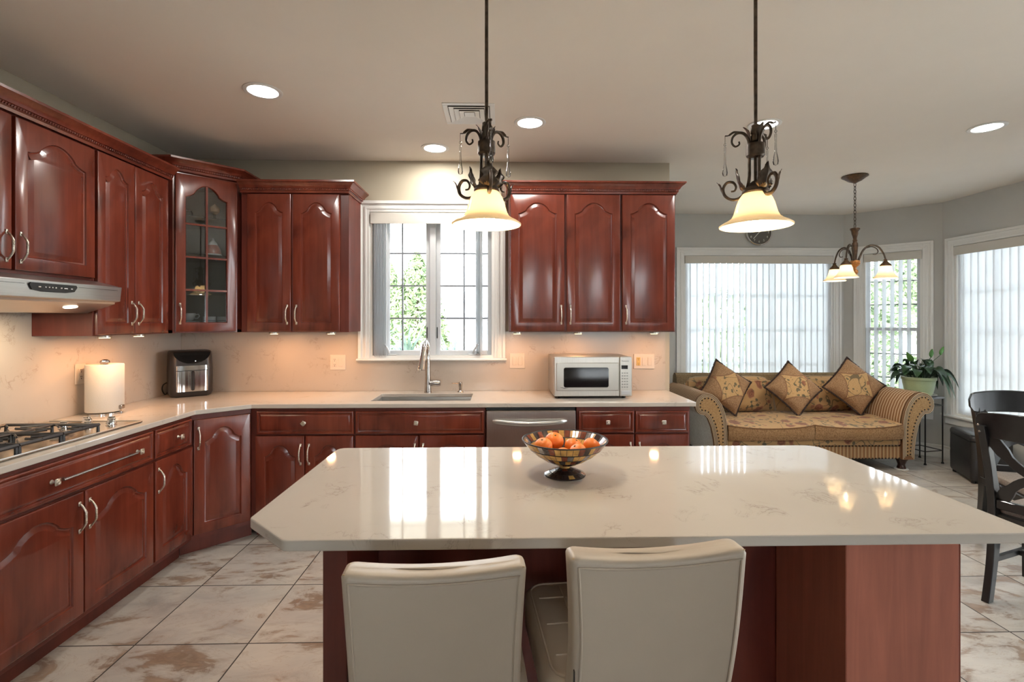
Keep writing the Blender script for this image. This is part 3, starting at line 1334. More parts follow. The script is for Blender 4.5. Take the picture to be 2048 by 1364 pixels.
# --- wall cabinets on the back wall
c = thing('wall_cabinet', (-1.873, 3.67, UB), 0, 'cherry wall cabinet with two arched doors left of the sink window', 'cabinet', 'cherry wall cabinets')
cab_body(c, .773, .327, 0, UT - UB)
add_door(c, .048, .362, .006, 2.388 - UB, 'R', 1.515 - UB)
add_door(c, .376, .712, .006, 2.388 - UB, 'L', 1.515 - UB)
puck(c, .2, .075, -.002)
puck(c, .62, .075, -.002)
c = thing('wall_cabinet', (.068, 3.67, UB), 0, 'wide cherry wall cabinet with paired doors right of the sink window', 'cabinet', 'cherry wall cabinets')
cab_body(c, .823, .327, 0, UT - UB)
add_door(c, .008, .405, .006, 2.396 - UB, 'R', 1.515 - UB)
add_door(c, .421, .815, .006, 2.396 - UB, 'L', 1.515 - UB)
puck(c, .06, .075, -.002)
puck(c, .52, .075, -.002)
c = thing('wall_cabinet', (.891, 3.67, UB), 0, 'single-door cherry wall cabinet at the end of the kitchen wall', 'cabinet', 'cherry wall cabinets')
cab_body(c, .404, .327, 0, UT - UB)
add_door(c, .008, .396, .006, 2.396 - UB, 'L', 1.515 - UB)
puck(c, .27, .075, -.002)

# --- crown mouldings with rope beads
CROWN = [(0.0, -.018), (.004, -.018), (.006, -.004), (.012, .0), (.014, .012), (.020, .014), (.026, .026), (.034, .036), (.046, .044),
         (.052, .05), (.056, .052), (.056, .064), (0.0, .064)]


def crown(label, path, z):
    t = thing('crown_molding', (path[0][0], path[0][1], z), 0, label, 'crown moulding', 'cherry crown mouldings')
    m = MB()
    m.sweep(CROWN, path, z)
    m.build('profile', M_WOOD, t, smooth=40, world=True)
    m = MB()
    for i in range(len(path) - 1):
        a, b = Vector(path[i]), Vector(path[i + 1])
        d = b - a
        L = d.length
        u = d.normalized()
        nn = Vector((u.y, -u.x))
        k = int(L / .0135)
        ang = math.atan2(u.y, u.x)
        for q in range(k):
            p = a + u * ((q + .5) * L / k) + nn * .0155
            mt = Matrix.Translation((p.x, p.y, z + .006)) @ Matrix.Rotation(ang, 4, 'Z') @ Matrix.Rotation(R(32), 4, 'Y')
            m.sphere((0, 0, 0), (.0042, .0042, .0082), 6, 5, mat=mt)
    m.build('rope_bead', M_WOOD, t, smooth=60, world=True)


XF, YF = -2.164, 3.649
crown('rope-carved cherry crown on the left-wall cabinets over the hood', [(XF, 1.2), (XF, 3.345)], 2.412)
s45 = .021 * .7071
crown('rope-carved cherry crown on the raised diagonal glass cabinet',
      [(-2.513, 3.375), (-2.185 + .012, 3.375), (-1.905 + .015, 3.67 - .012), (-1.89, 3.998)], 2.493)
crown('rope-carved cherry crown on the cabinet left of the sink window', [(-1.87, YF), (-1.098, YF), (-1.098, 3.998)], 2.412)
crown('rope-carved cherry crown on the cabinets right of the sink window', [(.066, 3.998), (.066, YF), (1.297, YF), (1.297, 3.998)], 2.418)

# --- base cabinets
BT = .884
c = thing('base_cabinet', (-1.92, 1.865, 0), ROT_L, 'wide cherry base cabinet under the gas cooktop with a long bar pull', 'cabinet', 'cherry base cabinets')
cab_body(c, .932, .59, 0, BT, toe=True)
add_drawer(c, .008, .926, .706, .866, bar=(.30, .80))
add_door(c, .008, .466, .135, .692, 'R', .58)
add_door(c, .471, .926, .135, .692, 'L', .58)
c = thing('base_cabinet', (-1.92, 2.797, 0), ROT_L, 'narrow cherry base cabinet with drawer between the cooktop and the corner', 'cabinet', 'cherry base cabinets')
cab_body(c, .36, .59, 0, BT, toe=True)
add_drawer(c, .008, .335, .706, .866, knobs=(.20,))
add_door(c, .008, .345, .135, .692, 'L', .58)
E0, E1 = Vector((-1.92, 3.158)), Vector((-1.675, 3.403))
ew = (E1 - E0).length
c = thing('base_cabinet', (E0.x, E0.y, 0), PI / 4, 'diagonal corner base cabinet with one tall arched door', 'cabinet', 'cherry base cabinets')
m = MB()
m.prism([(E0.x, E0.y), (E1.x, E1.y), (E1.x, 3.99), (-2.51, 3.99), (-2.51, E0.y)], .105, BT)
m.build('carcass', M_WOOD_D, c, smooth=0, world=True)
m = MB()
m.box(-.045, ew + .03, .075, .10, 0, .105)
m.build('toe_kick', M_WOOD_D, c, smooth=0)
add_door(c, .008, ew - .008, .135, .852, 'L', .735, arch=True)
c = thing('base_cabinet', (-1.672, 3.403, 0), 0, 'cherry base cabinet with drawer between the corner and the sink', 'cabinet', 'cherry base cabinets')
cab_body(c, .695, .59, 0, BT, toe=True)
add_drawer(c, .043, .688, .709, .864, knobs=(.362,), rot=45)
add_door(c, .036, .362, .135, .698, 'R', .575)
add_door(c, .366, .688, .135, .698, 'L', .575)
c = thing('base_cabinet', (-.977, 3.403, 0), 0, 'cherry sink base cabinet with a wide false drawer front', 'cabinet', 'cherry base cabinets')
cab_body(c, .877, .59, 0, .66, toe=True)
m = MB()
m.box(0, .877, 0, .022, .66, BT)
m.build('face_frame', M_WOOD_D, c, smooth=0)
add_drawer(c, .005, .868, .709, .862, knobs=(.415,), rot=8)
add_door(c, .005, .429, .135, .698, 'R', .575)
add_door(c, .433, .868, .135, .698, 'L', .575)
c = thing('base_cabinet', (.522, 3.403, 0), 0, 'narrow cherry base cabinet beside the dishwasher', 'cabinet', 'cherry base cabinets')
cab_body(c, .396, .59, 0, BT, toe=True)
add_drawer(c, .012, .391, .709, .858, knobs=(.208,))
add_door(c, .012, .391, .135, .698, 'R', .575)
c = thing('base_cabinet', (.918, 3.403, 0), 0, 'narrow cherry base cabinet at the free end of the counter', 'cabinet', 'cherry base cabinets')
cab_body(c, .385, .59, 0, BT, toe=True)
add_drawer(c, .005, .371, .709, .856, knobs=(.193,))
add_door(c, .005, .371, .135, .698, 'L', .575)

# --- dishwasher
t = thing('dishwasher', (-.098, 3.403, 0), 0, 'stainless steel dishwasher with a bowed bar handle under the counter', 'dishwasher')
m = MB()
m.box(.004, .614, .02, .58, .11, .876)
m.build('tub_housing', M_BLACK, t, smooth=0)
m = MB()
m.box(.006, .612, -.022, .02, .115, .862, .005)
d = m.build('door', M_STEEL, t, smooth=0)
m = MB()
pts = [(.05 + .5 * u, -.025 - .038 * math.sin(PI * min(1, max(0, u))) ** .6 if 0 < u < 1 else -.022, .792 - .012 * math.sin(PI * u)) for u in [i / 20 for i in range(21)]]
m.tube(pts, [.006] + [.011] * 19 + [.006], 12, flat=1.4)
m.build('handle', M_STEEL_H, d)
m = MB()
m.box(.01, .608, .05, .07, 0, .108)
m.build('toe_kick', M_BLACK, t, smooth=0)


# --- counters
def slab(name, outer, hole, z0, z1, mat, parent=None, bevel=.004):
    bm = bmesh.new()
    def loop(poly):
        vv = [bm.verts.new((x, y, z1)) for x, y in poly]
        for i in range(len(vv)):
            bm.edges.new((vv[i], vv[(i + 1) % len(vv)]))
    loop(outer)
    if hole:
        loop(hole)
    bmesh.ops.triangle_fill(bm, use_beauty=True, edges=bm.edges[:])
    bmesh.ops.dissolve_limit(bm, angle_limit=.01, verts=bm.verts[:], edges=bm.edges[:]) if not hole else None
    r = bmesh.ops.extrude_face_region(bm, geom=bm.faces[:])
    for e in r['geom']:
        if isinstance(e, bmesh.types.BMVert):
            e.co.z = z0
    bmesh.ops.recalc_face_normals(bm, faces=bm.faces[:])
    me = bpy.data.meshes.new(name)
    bm.to_mesh(me)
    bm.free()
    me.materials.append(mat)
    o = bpy.data.objects.new(name, me)
    COL.objects.link(o)
    if parent:
        o.parent = parent
    if bevel:
        b = o.modifiers.new('edge', 'BEVEL')
        b.width = bevel
        b.segments = 2
        b.limit_method = 'ANGLE'
        b.angle_limit = R(40)
    return o


CZ0, CZ1 = .885, .914
SINK = [(-.90, 3.492), (-.208, 3.492), (-.208, 3.845), (-.90, 3.845)]
o = slab('countertop', [(-2.512, 1.0), (-1.895, 1.0), (-1.895, 3.153), (-1.655, 3.372), (1.336, 3.380), (1.341, 3.39), (1.341, 3.987), (-2.512, 3.987)],
         SINK, CZ0, CZ1, M_QUARTZ)
tag(o, 'L-shaped white quartz counter running along the two kitchen walls', 'countertop')

# backsplashes
m = MB()
m.box(-2.501, KW[0] - .09, 3.988, 3.9995, CZ1 + .0005, 1.386)
m.box(KW[0] - .09, KW[1] + .09, 3.988, 3.9995, CZ1 + .0005, 1.152)
m.box(KW[1] + .09, 1.328, 3.988, 3.9995, CZ1 + .0005, 1.386)
tag(m.build('backsplash', M_SPLASH, smooth=0), 'warm-lit quartz backsplash behind the sink and microwave', 'backsplash')
m = MB()
m.box(-2.5145, -2.502, 1.0, 2.733, CZ1 + .0005, 1.68)
m.box(-2.5145, -2.502, 2.733, 3.987, CZ1 + .0005, 1.386)
tag(m.build('backsplash', M_SPLASH, smooth=0), 'quartz backsplash behind the cooktop under the hood', 'backsplash')

# --- sink
t = thing('kitchen_sink', (-.554, 3.668, CZ0), 0, 'undermount stainless steel sink below the window', 'sink')
m = MB()
x0, x1, y0, y1 = -.908, -.200, 3.484, 3.853
zb = .70
prof = [((x0, x1, y0, y1), CZ0 - .0006), ((x0 + .005, x1 - .005, y0 + .005, y1 - .005), CZ0 - .03), ((x0 + .01, x1 - .01, y0 + .01, y1 - .01), zb + .03),
        ((x0 + .04, x1 - .04, y0 + .04, y1 - .04), zb)]
vs_, fs = [], []
for (q, z) in prof:
    a, b, c_, d_ = q
    vs_ += [(a, c_, z), (b, c_, z), (b, d_, z), (a, d_, z)]
for i in range(3):
    for k in range(4):
        l = (k + 1) % 4
        fs.append((i * 4 + k, i * 4 + l, i * 4 + 4 + l, i * 4 + 4 + k))
fs.append((12, 13, 14, 15))
m.add(vs_, fs)
m.build('basin', M_STEEL_H, t, smooth=0, world=True)
m = MB()
m.lathe([(.055, .002), (.05, .006), (.03, .004), (0, .003)], 24, c=(-.554, 3.70, zb))
m.build('drain', M_CHROME, t, world=True)

# --- faucet
t = thing('faucet', (-.559, 3.896, CZ1), 0, 'brushed nickel pull-down faucet with tapered spray head', 'faucet')
m = MB()
m.lathe([(.029, .0005), (.029, .006), (.026, .008), (.0215, .11), (.0185, .22), (.0165, .26), (0, .262)], 28)
m.build('body', M_NICKEL, t)
m = MB()
pts = bez([(0, 0, .25), (0, 0, .31), (-.002, -.012, .362), (-.004, -.05, .393), (-.006, -.10, .396), (-.008, -.145, .372), (-.010, -.165, .335)], 6)
m.tube(pts, .0165, 14)
m.build('spout', M_CHROME, t)
m = MB()
pts = [Vector((-.010, -.163, .337)), Vector((-.013, -.176, .29)), Vector((-.017, -.188, .245)), Vector((-.022, -.202, .195)), Vector((-.022, -.203, .190))]
m.tube(pts, [.0168, .019, .0225, .029, .025], 20)
m.build('spray_head', M_CHROME, t)
m = MB()
mt = Matrix.Translation((.012, -.004, .073)) @ Matrix.Rotation(PI / 2, 4, 'Y')
m.lathe([(.012, 0), (.022, .004), (.0235, .02), (.0235, .075), (.019, .085), (0, .087)], 22, mat=mt)
m.build('lever_handle', M_NICKEL, t)
t = thing('soap_dispenser', (-.309, 3.917, CZ1), 0, 'small nickel soap dispenser with a thin spout beside the faucet', 'soap dispenser')
m = MB()
m.lathe([(.024, .0005), (.022, .006), (.012, .013), (.0125, .04), (.0145, .045), (.0145, .074), (.011, .078), (0, .079)], 20)
m.build('pump', M_NICKEL, t)
m = MB()
m.tube([(-.008, -.004, .068), (-.04, -.03, .071), (-.062, -.05, .074)], [.0045, .004, .0035], 8)
m.build('spout', M_NICKEL, t)


# --- wall plates
def outlet_face(m, x, z, y):
    for dz in (-.02, .02):
        m.box(x - .005, x - .003, y - .002, y, z + dz, z + dz + .008)
        m.box(x + .003, x + .005, y - .002, y, z + dz, z + dz + .008)
        m.box(x - .0025, x + .0025, y - .002, y, z + dz - .010, z + dz - .005)


def wall_plate(name, loc, rz, gangs, label, cat, yellow=False):
    """gangs: string of 'o' outlets and 's' rocker switches; local x along wall, front towards -y"""
    t = thing(name, loc, rz, label, cat, 'wall plates on the backsplash')
    w = .046 * len(gangs) + .030
    m = MB()
    m.box(-w / 2, w / 2, -.006, -.0005, -.060, .060, .003)
    m.build('plate', M_PLATE, t, smooth=0)
    for i, g in enumerate(gangs):
        x = (i - (len(gangs) - 1) / 2) * .046
        if g == 's':
            m = MB()
            m.box(x - .0165, x + .0165, -.0085, -.005, -.033, .033, .002, mat=Matrix.Translation((0, -.0015, 0)) @ Matrix.Rotation(R(2.5), 4, 'X'))
            m.build('rocker', M_PLATE, t, smooth=0)
        else:
            m = MB()
            m.box(x - .0165, x + .0165, -.0085, -.005, -.033, .033, .002)
            f = m.build('socket', plain('ivory_outlet', (.62, .42, .14), .4) if yellow else M_PLATE, t, smooth=0)
            m = MB()
            outlet_face(m, x, 0, -.0082)
            m.build('slot', M_HOLE, f, smooth=0)
    return t


wall_plate('wall_plate', (-1.282, 3.988, 1.142), 0, 'os', 'ivory plate with an outlet and a rocker left of the sink window', 'wall plate')
wall_plate('wall_plate', (.138, 3.988, 1.151), 0, 'ss', 'ivory double rocker switch plate beside the sink window', 'wall plate')
wall_plate('wall_plate', (1.155, 3.988, 1.145), 0, 'oss', 'ivory triple plate with a yellow outlet behind the microwave', 'wall plate', True)
wall_plate('wall_plate', (-2.502, 3.039, 1.154), ROT_L, 'o', 'ivory outlet plate on the left backsplash by the paper towels', 'wall plate')

# --- range hood
t = thing('range_hood', (LX, 1.82, 1.51), ROT_L, 'stainless under-cabinet range hood with black control strip', 'range hood')
HL = .908
m = MB()
# section in (depth from wall d, z), local y = -d
def hp(d, z):
    return (-d, z - 1.51)
sec = [(.014, 1.680), (.36, 1.680), (.47, 1.652), (.478, 1.648), (.490, 1.648), (.482, 1.573), (.455, 1.568), (.452, 1.558), (.31, 1.5105), (.014, 1.5105)]
m.prism([hp(*p) for p in sec], .004, HL, 'x')
m.build('canopy', M_STEEL_H, t, smooth=0, bevel=.002)
m = MB()
m.box(0, .0, 0, 0, 0, 0) if False else None
cx = .50
def slope(x, z):
    """front face point: depth at height z"""
    return -(.482 + (z - 1.573) / .075 * .008)
ov = [(-.115, 1.637), (.115, 1.637), (.122, 1.628), (.108, 1.606), (.06, 1.599), (-.06, 1.599), (-.108, 1.606), (-.122, 1.628)]
v_ = [(cx + a, slope(0, z) - .006, z - 1.51) for a, z in ov] + [(cx + a, slope(0, z) + .001, z - 1.51) for a, z in ov]
nn = len(ov)
m.add(v_, [list(range(nn)), list(range(nn, 2 * nn))] + [(i, (i + 1) % nn, nn + (i + 1) % nn, nn + i) for i in range(nn)])
cp = m.build('control_strip', M_BLACK, t, smooth=0)
for q, bw in ((-.075, .014), (-.045, .008), (-.028, .008), (-.011, .008), (.006, .008), (.034, .010), (.058, .020), (.09, .011)):
    m = MB()
    m.box(cx + q - bw / 2, cx + q + bw / 2, slope(0, 1.62) - .0085, slope(0, 1.62) - .005, .107, .113, .001)
    m.build('button', M_NICKEL, cp, smooth=0)
m = MB()
m.box(.02, .36, slope(0, 1.632) - .0012, slope(0, 1.632) + .001, .1195, .1210)
m.box(.635, .88, slope(0, 1.632) - .0012, slope(0, 1.632) + .001, .1195, .1210)
m.build('seam_line', M_BLACK, t, smooth=0)
for q in (.22, .70):
    mt = Matrix.Translation((q, -.395, 1.5385 - 1.51)) @ Matrix.Rotation(-math.atan(.0475 / .142), 4, 'X')
    m = MB()
    m.lathe([(.0, -.003), (.036, -.003), (.038, 0), (.038, .004)], 24, mat=mt @ Matrix.Diagonal((1, .55, 1, 1)))
    m.build('lamp_lens', M_HOODLED, t)
lamp('AREA', 'hood_lamp', (.60, -.22, -.004), 2.2, (1, .80, .55), t, size=.08)

# --- cooktop
t = thing('gas_cooktop', (-2.205, 2.33, CZ1), ROT_L, 'stainless gas cooktop with black iron grates on the left counter', 'cooktop')
# local x along wall (-.46 .. .46), local y 0 front -> use -y to the room
m = MB()
m.box(-.457, .457, -.250, .255, .0005, .008, .004)
m.build('plate', M_STEEL_FLAT, t, smooth=0)
m = MB()
m.tube([(-.452, -.245, .009), (.452, -.245, .009), (.452, .25, .009), (-.452, .25, .009)], .004, 6, closed=True)
m.build('rim', M_STEEL_H, t)
for (bx, by, br) in ((-.33, -.12, .042), (-.33, .13, .035), (-.12, .0, .055), (.088, -.12, .035), (.088, .13, .042)):
    m = MB()
    m.lathe([(br + .03, .008), (br + .022, .012), (br, .013), (br, .024), (br - .012, .028), (0, .029)], 24, c=(bx, by, 0))
    m.build('burner', M_IRON, t)
for (ga, gb) in ((-.435, -.228), (-.222, -.02), (-.014, .19)):
    m = MB()
    zt = .043
    def bar(a, b, w=.0045):
        m.tube([a, b], [w, w], 4, flat=1.25)
    yy0, yy1 = -.225, .225
    for x in (ga, gb):
        bar((x, yy0, zt), (x, yy1, zt), .0055)
    for y in (yy0, yy1):
        bar((ga, y, zt), (gb, y, zt), .0065)
    xm = (ga + gb) / 2
    bar((ga, 0, zt), (gb, 0, zt))
    for cy in (-.12, .12):
        for dx, dy in ((1, 1), (1, -1), (-1, 1), (-1, -1)):
            bar((xm + dx * .03, cy + dy * .03, zt + .003), (xm + dx * (gb - ga) / 2, cy + dy * .105, zt))
        bar((xm, cy + .035, zt + .003), (xm, cy + .11, zt))
        bar((xm, cy - .035, zt + .003), (xm, cy - .11, zt))
    for x in (ga + .004, gb - .004):
        for y in (yy0 + .003, yy1 - .003, 0):
            m.tube([(x, y, .008), (x, y, zt)], [.0075, .006], 6)
    m.build('grate', M_IRON, t, smooth=0)
for k, (kx, ky) in enumerate(((.275, -.10), (.275, .02), (.345, -.165), (.345, -.045), (.405, -.12), (.405, .01))):
    m = MB()
    m.lathe([(.024, .008), (.024, .012), (.019, .014), (.018, .034), (.016, .037), (0, .0375)], 20, c=(kx, ky, 0))
    m.box(kx - .004, kx + .004, ky - .018, ky + .018, .037, .043, .002)
    m.build('knob', M_CHROME, t)

# --- paper towels
t = thing('paper_towel_holder', (-2.372, 3.06, CZ1), 0, 'white paper towel roll on an upright chrome holder by the cooktop', 'paper towel holder')
m = MB()
m.lathe([(.083, .0005), (.083, .008), (.078, .012), (.02, .014), (.008, .016), (.007, .31), (0, .312)], 32)
m.build('stand', M_CHROME, t)
m = MB()
m.lathe([(.021, .017), (.092, .017), (.094, .02), (.094, .293), (.092, .296), (.021, .296), (.021, .017)], 48, cap=False)
m.build('paper_roll', M_PAPER, t)
m = MB()
m.lathe([(.006, .296), (.022, .299), (.025, .308), (.022, .318), (.012, .324), (0, .325)], 8)
m.build('finial', M_NICKEL, t)
m = MB()
m.box(.085, .11, -.015, .015, .028, .052, .004)
m.tube([(.02, 0, .008), (.09, 0, .012), (.098, 0, .03)], .006, 8)
m.build('tension_arm', M_NICKEL, t)

# --- air fryer
t = thing('air_fryer', (-2.322, 3.803, CZ1), R(38), 'black air fryer with a mirrored basket front in the counter corner', 'air fryer')
fw, fd, fh = .275, .24, .335


def rrect(w, d, r, n=6):
    out = []
    for (cx_, cy_, a0) in ((w / 2 - r, d / 2 - r, 0), (-w / 2 + r, d / 2 - r, 90), (-w / 2 + r, -d / 2 + r, 180), (w / 2 - r, -d / 2 + r, 270)):
        out += arc(cx_, cy_, r, a0, a0 + 90, n)
    return out


def loft(m, rings):
    n = len(rings[0])
    f = []
    for i in range(len(rings) - 1):
        for j in range(n):
            k = (j + 1) % n
            f.append((i * n + j, i * n + k, (i + 1) * n + k, (i + 1) * n + j))
    f.append(list(range(n))[::-1])
    f.append([(len(rings) - 1) * n + j for j in range(n)])
    m.add([p for r in rings for p in r], f)


m = MB()
rings = []
for z, s_, dy in ((.006, .90, 0), (.012, .95, 0), (.035, 1.0, 0), (.20, 1.0, 0), (.30, .97, .006), (.325, .95, .01), (.335, .90, .012)):
    rings.append([(x * s_, y * s_ + dy, z) for x, y in rrect(fw, fd, .045)])
loft(m, rings)
m.box(-.10, .10, -.09, .09, .0005, .008, .003)
M_FRY = plain('charcoal_plastic', (.022, .018, .017), .38)
m.build('body', M_FRY, t)
# glossy control face
m = MB()
yf = -fd / 2
ov = [(.0, .243)] + [(.112 * math.sin(R(a)), .243 + .085 * (1 - math.cos(R(a)))) for a in (15, 30, 45, 60, 75, 90)]
ctrl = [(-x, z) for x, z in ov[::-1]] + ov[1:]
v_ = []
for x, z in ctrl:
    v_.append((x * 1.03, yf * (.995 if z < .3 else .975) - .004, z))
v_b = [(x, y + .02, z) for x, y, z in v_]
nn = len(v_)
m.add(v_ + v_b, [list(range(nn))] + [(i, (i + 1) % nn, nn + (i + 1) % nn, nn + i) for i in range(nn)])
m.build('control_panel', M_BLACKGLOSS, t, smooth=0)
m = MB()
m.sphere((.02, yf - .005, .262), .003, 8, 6)
m.build('indicator', emit('white_led', (1, 1, 1), 2), t)
m = MB()
bw = .098
m.grid(lambda u, v: (-bw + 2 * bw * u, yf - .006 - .010 * math.sin(PI * u) ** .5 + .002 * math.sin(u * 40) * .2, .042 + .150 * v), 25, 6)
m.grid(lambda u, v: (-bw + 2 * bw * u, yf - .006 - .010 * math.sin(PI * u) ** .5, .196 + .034 * v), 25, 3)
m.build('basket_front', M_CHROME, t, smooth=60)
m = MB()
m.box(-.010, .012, yf - .036, yf - .010, .05, .192, .006)
m.build('handle', M_BLACK, t)
m = MB()
m.tube(bez([(-.128, .07, .03), (-.150, .06, .012), (-.168, .04, .05), (-.160, .05, .085), (-.128, .075, .10)], 6), .0045, 8)
m.build('cord', M_BLACK, t)

# --- microwave
t = thing('microwave', (.383, 3.572, CZ1), 0, 'stainless countertop microwave on the counter right of the sink', 'microwave')
mw, mh, md = .565, .283, .385
m = MB()
m.box(0, mw, .012, md, .016, .016 + mh - .004, .006)
m.build('housing', M_STEEL_H, t, smooth=0)
for x in (.05, mw - .05):
    for y in (.045, md - .05):
        m = MB()
        m.lathe([(.013, 0.0005), (.016, .016)], 12, c=(x, y, 0))
        m.build('foot', M_BLACK, t)
z0 = .016
m = MB()
dx1 = .472
m.box(.004, dx1, -.012, .014, z0, z0 + mh, .004)
d = m.build('door', M_STEEL, t, smooth=0)
m = MB()
m.box(.018, dx1 - .006, -.018, -.010, z0 + .040, z0 + mh - .042, .004)
dp = m.build('door_panel', plain('champagne_steel', (.44, .41, .36), .34, 1.0), d, smooth=0)
m = MB()
vz = z0 + .062
outl = rrect(.322, .142, .014, 5)
m.prism([(x + .232, z + z0 + .136) for x, z in outl], -.0195, -.012, 'y')
m.build('window', M_BLACKGLOSS, d, smooth=30)
m = MB()
m.box(dx1 + .003, mw - .003, -.012, .014, z0, z0 + mh, .004)
cp = m.build('control_panel', M_STEEL, t, smooth=0)
m = MB()
m.box(dx1 + .014, mw - .033, -.0135, -.010, z0 + .195, z0 + .222, .001)
m.build('display', M_BLACKGLOSS, cp, smooth=0)
m = MB()
for r in range(6):
    for q in range(3):
        m.box(dx1 + .016 + q * .017, dx1 + .027 + q * .017, -.0132, -.011, z0 + .062 + r * .020, z0 + .070 + r * .020, .0008)
m.build('keypad', plain('grey_keys', (.25, .24, .22), .5), cp, smooth=0)
m = MB()
m.box(dx1 + .012, mw - .014, -.016, -.011, z0 + .010, z0 + .040, .002)
m.build('door_button', M_STEEL_H, cp, smooth=0)
text_mesh('logo', 'Panasonic', .0135, M_BLACK, cp, (dx1 + .042, -.0122, z0 + .252), (PI / 2, 0, 0))
m = MB()
m.tube([(.045, -.0185, z0 + .066), (.075, -.0185, z0 + .060), (.105, -.0185, z0 + .062)], [.0006, .0022, .0006], 5)
m.build('badge', M_BLACK, d)

# ------------------------------------------------------------------ island
t = thing('kitchen_island', (.36, 1.75, 0), 0, 'cherry island base with a knee recess behind the bar stools', 'island')
m = MB()
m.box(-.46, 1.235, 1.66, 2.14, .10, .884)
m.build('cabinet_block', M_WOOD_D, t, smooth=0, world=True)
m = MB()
m.box(-.43, 1.20, 1.70, 2.08, 0, .10)
m.build('toe_kick', M_WOOD_D, t, smooth=0, world=True)
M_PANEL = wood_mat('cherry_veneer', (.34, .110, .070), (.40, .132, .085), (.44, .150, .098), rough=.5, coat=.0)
m = MB()
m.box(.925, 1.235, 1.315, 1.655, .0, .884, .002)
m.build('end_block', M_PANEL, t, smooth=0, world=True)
m = MB()
m.box(1.236, 1.254, 1.33, 2.13, .0, .862, .002)
m.build('side_panel', M_WOOD, t, smooth=0, world=True)
m = MB()
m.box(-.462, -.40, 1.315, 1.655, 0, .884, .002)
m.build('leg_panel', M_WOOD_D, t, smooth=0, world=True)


def rounded_poly(pts, radii, n=5):
    out = []
    k = len(pts)
    for i, p in enumerate(pts):
        r = radii[i]
        p, a, b = Vector(p), Vector(pts[i - 1]), Vector(pts[(i + 1) % k])
        if r <= 0:
            out.append((p.x, p.y))
            continue
        u, w = (a - p).normalized(), (b - p).normalized()
        for q in range(n):
            s_ = q / (n - 1)
            c_ = (p + u * r) * (1 - s_) ** 2 + p * 2 * s_ * (1 - s_) + (p + w * r) * s_ ** 2
            out.append((c_.x, c_.y))
    return out


ip = rounded_poly([(-.706, 1.428), (-.548, 1.277), (1.40, 1.277), (1.414, 1.30), (1.412, 2.205), (-.706, 2.205)], [.008, .012, 0, 0, .07, .04])
o = slab('island_countertop', ip, None, .885, .914, M_QUARTZ, bevel=.004)
tag(o, 'large white quartz island top with a clipped corner', 'countertop')

# --- mosaic bowl
t = thing('mosaic_bowl', (.234, 1.80, CZ1), 0, 'footed mosaic glass bowl of mandarins on the island', 'bowl')
M_GOLDT = plain('amber_mosaic_glass', (.50, .285, .085), .16, noise=.35, nscale=40)
M_REDT = plain('red_brown_mosaic_glass', (.18, .045, .022), .16, noise=.4, nscale=40)
M_DKT = plain('smoke_mosaic_glass', (.045, .028, .026), .14, noise=.4, nscale=40)
M_MIRT = plain('silvered_mosaic_glass', (.38, .36, .36), .12, .8, noise=.3, nscale=40)
M_GROUT = plain('mosaic_grout', (.018, .014, .012), .5)
random.seed(5)


def mosaic(m, prof, n, wts, flip=False, gap=.08):
    """each cell of a revolved profile becomes one raised tile over grout"""
    m.cm = 4
    m.lathe(prof, n * 2, cap=False)
    for j in range(len(prof) - 1):
        (r0, z0), (r1, z1) = prof[j], prof[j + 1]
        nv = Vector((z1 - z0, -(r1 - r0))).normalized() * (.0012 if not flip else -.0012)
        nj = max(8, int(n * max(r0, r1) / .150))
        ph = random.random()
        for i in range(nj):
            a0 = 2 * PI * (i + ph + gap * .5) / nj
            a1 = 2 * PI * (i + ph + 1 - gap * .5) / nj
            am = (a0 + a1) / 2
            g = .07
            ra, za = r0 + (r1 - r0) * g + nv.x, z0 + (z1 - z0) * g + nv.y
            rb, zb_ = r1 - (r1 - r0) * g + nv.x, z1 - (z1 - z0) * g + nv.y
            x = random.random()
            m.cm = 0 if x < wts[0] else 1 if x < wts[1] else 2 if x < wts[2] else 3
            v = []
            for r, z in ((ra, za), (rb, zb_)):
                for a in (a0, am, a1):
                    v.append((r * math.cos(a), r * math.sin(a), z))
            m.add(v, [(0, 1, 4, 3), (1, 2, 5, 4)])


OUTP = [(.022, .036), (.045, .043), (.075, .058), (.105, .077), (.132, .101), (.153, .129)]
INP = [(.150, .129), (.128, .104), (.101, .081), (.072, .063), (.042, .050), (.005, .047)]
m = MB()
mosaic(m, OUTP, 44, (.60, .82, .97))
m.build('bowl_outside', [M_GOLDT, M_REDT, M_DKT, M_MIRT, M_GROUT], t, smooth=0, fix=False)
m = MB()
mosaic(m, INP, 40, (.52, .68, .84), gap=.10)
m.build('bowl_inside', [M_GOLDT, M_REDT, M_DKT, M_MIRT, M_GROUT], t, smooth=0, fix=False)
m = MB()
ring = [(.1525 * math.cos(a), .1525 * math.sin(a), .129) for a in [2 * PI * i / 56 for i in range(56)]]
m.tube(ring, .0026, 8, closed=True)
m.build('rim', M_GROUT, t)
m = MB()
mosaic(m, [(.074, .004), (.055, .013), (.034, .021), (.018, .027)], 40, (.10, .16, .9))
m.lathe([(.0, .0006), (.074, .0006), (.0745, .004)], 40, cap=False)
m.cm = 0
m.lathe([(.018, .027), (.018, .038), (.024, .040)], 20, cap=False)
m.build('foot', [M_GOLDT, M_REDT, M_DKT, M_MIRT, M_GROUT], t, smooth=0, fix=False)

M_ORANGE = NT('mandarin_peel')
M_ORANGE.base(M_ORANGE.ramp(M_ORANGE.noise(M_ORANGE.coord(), 18, 3), [(.3, (.78, .17, .02)), (.7, (.90, .28, .04))]))
M_ORANGE.set(Roughness=.38)
M_ORANGE.bump(M_ORANGE.noise(M_ORANGE.coord(), 320, 2), .25, .001)
M_ORANGE = M_ORANGE.m
M_STEM = plain('dry_stem', (.12, .11, .04), .8)


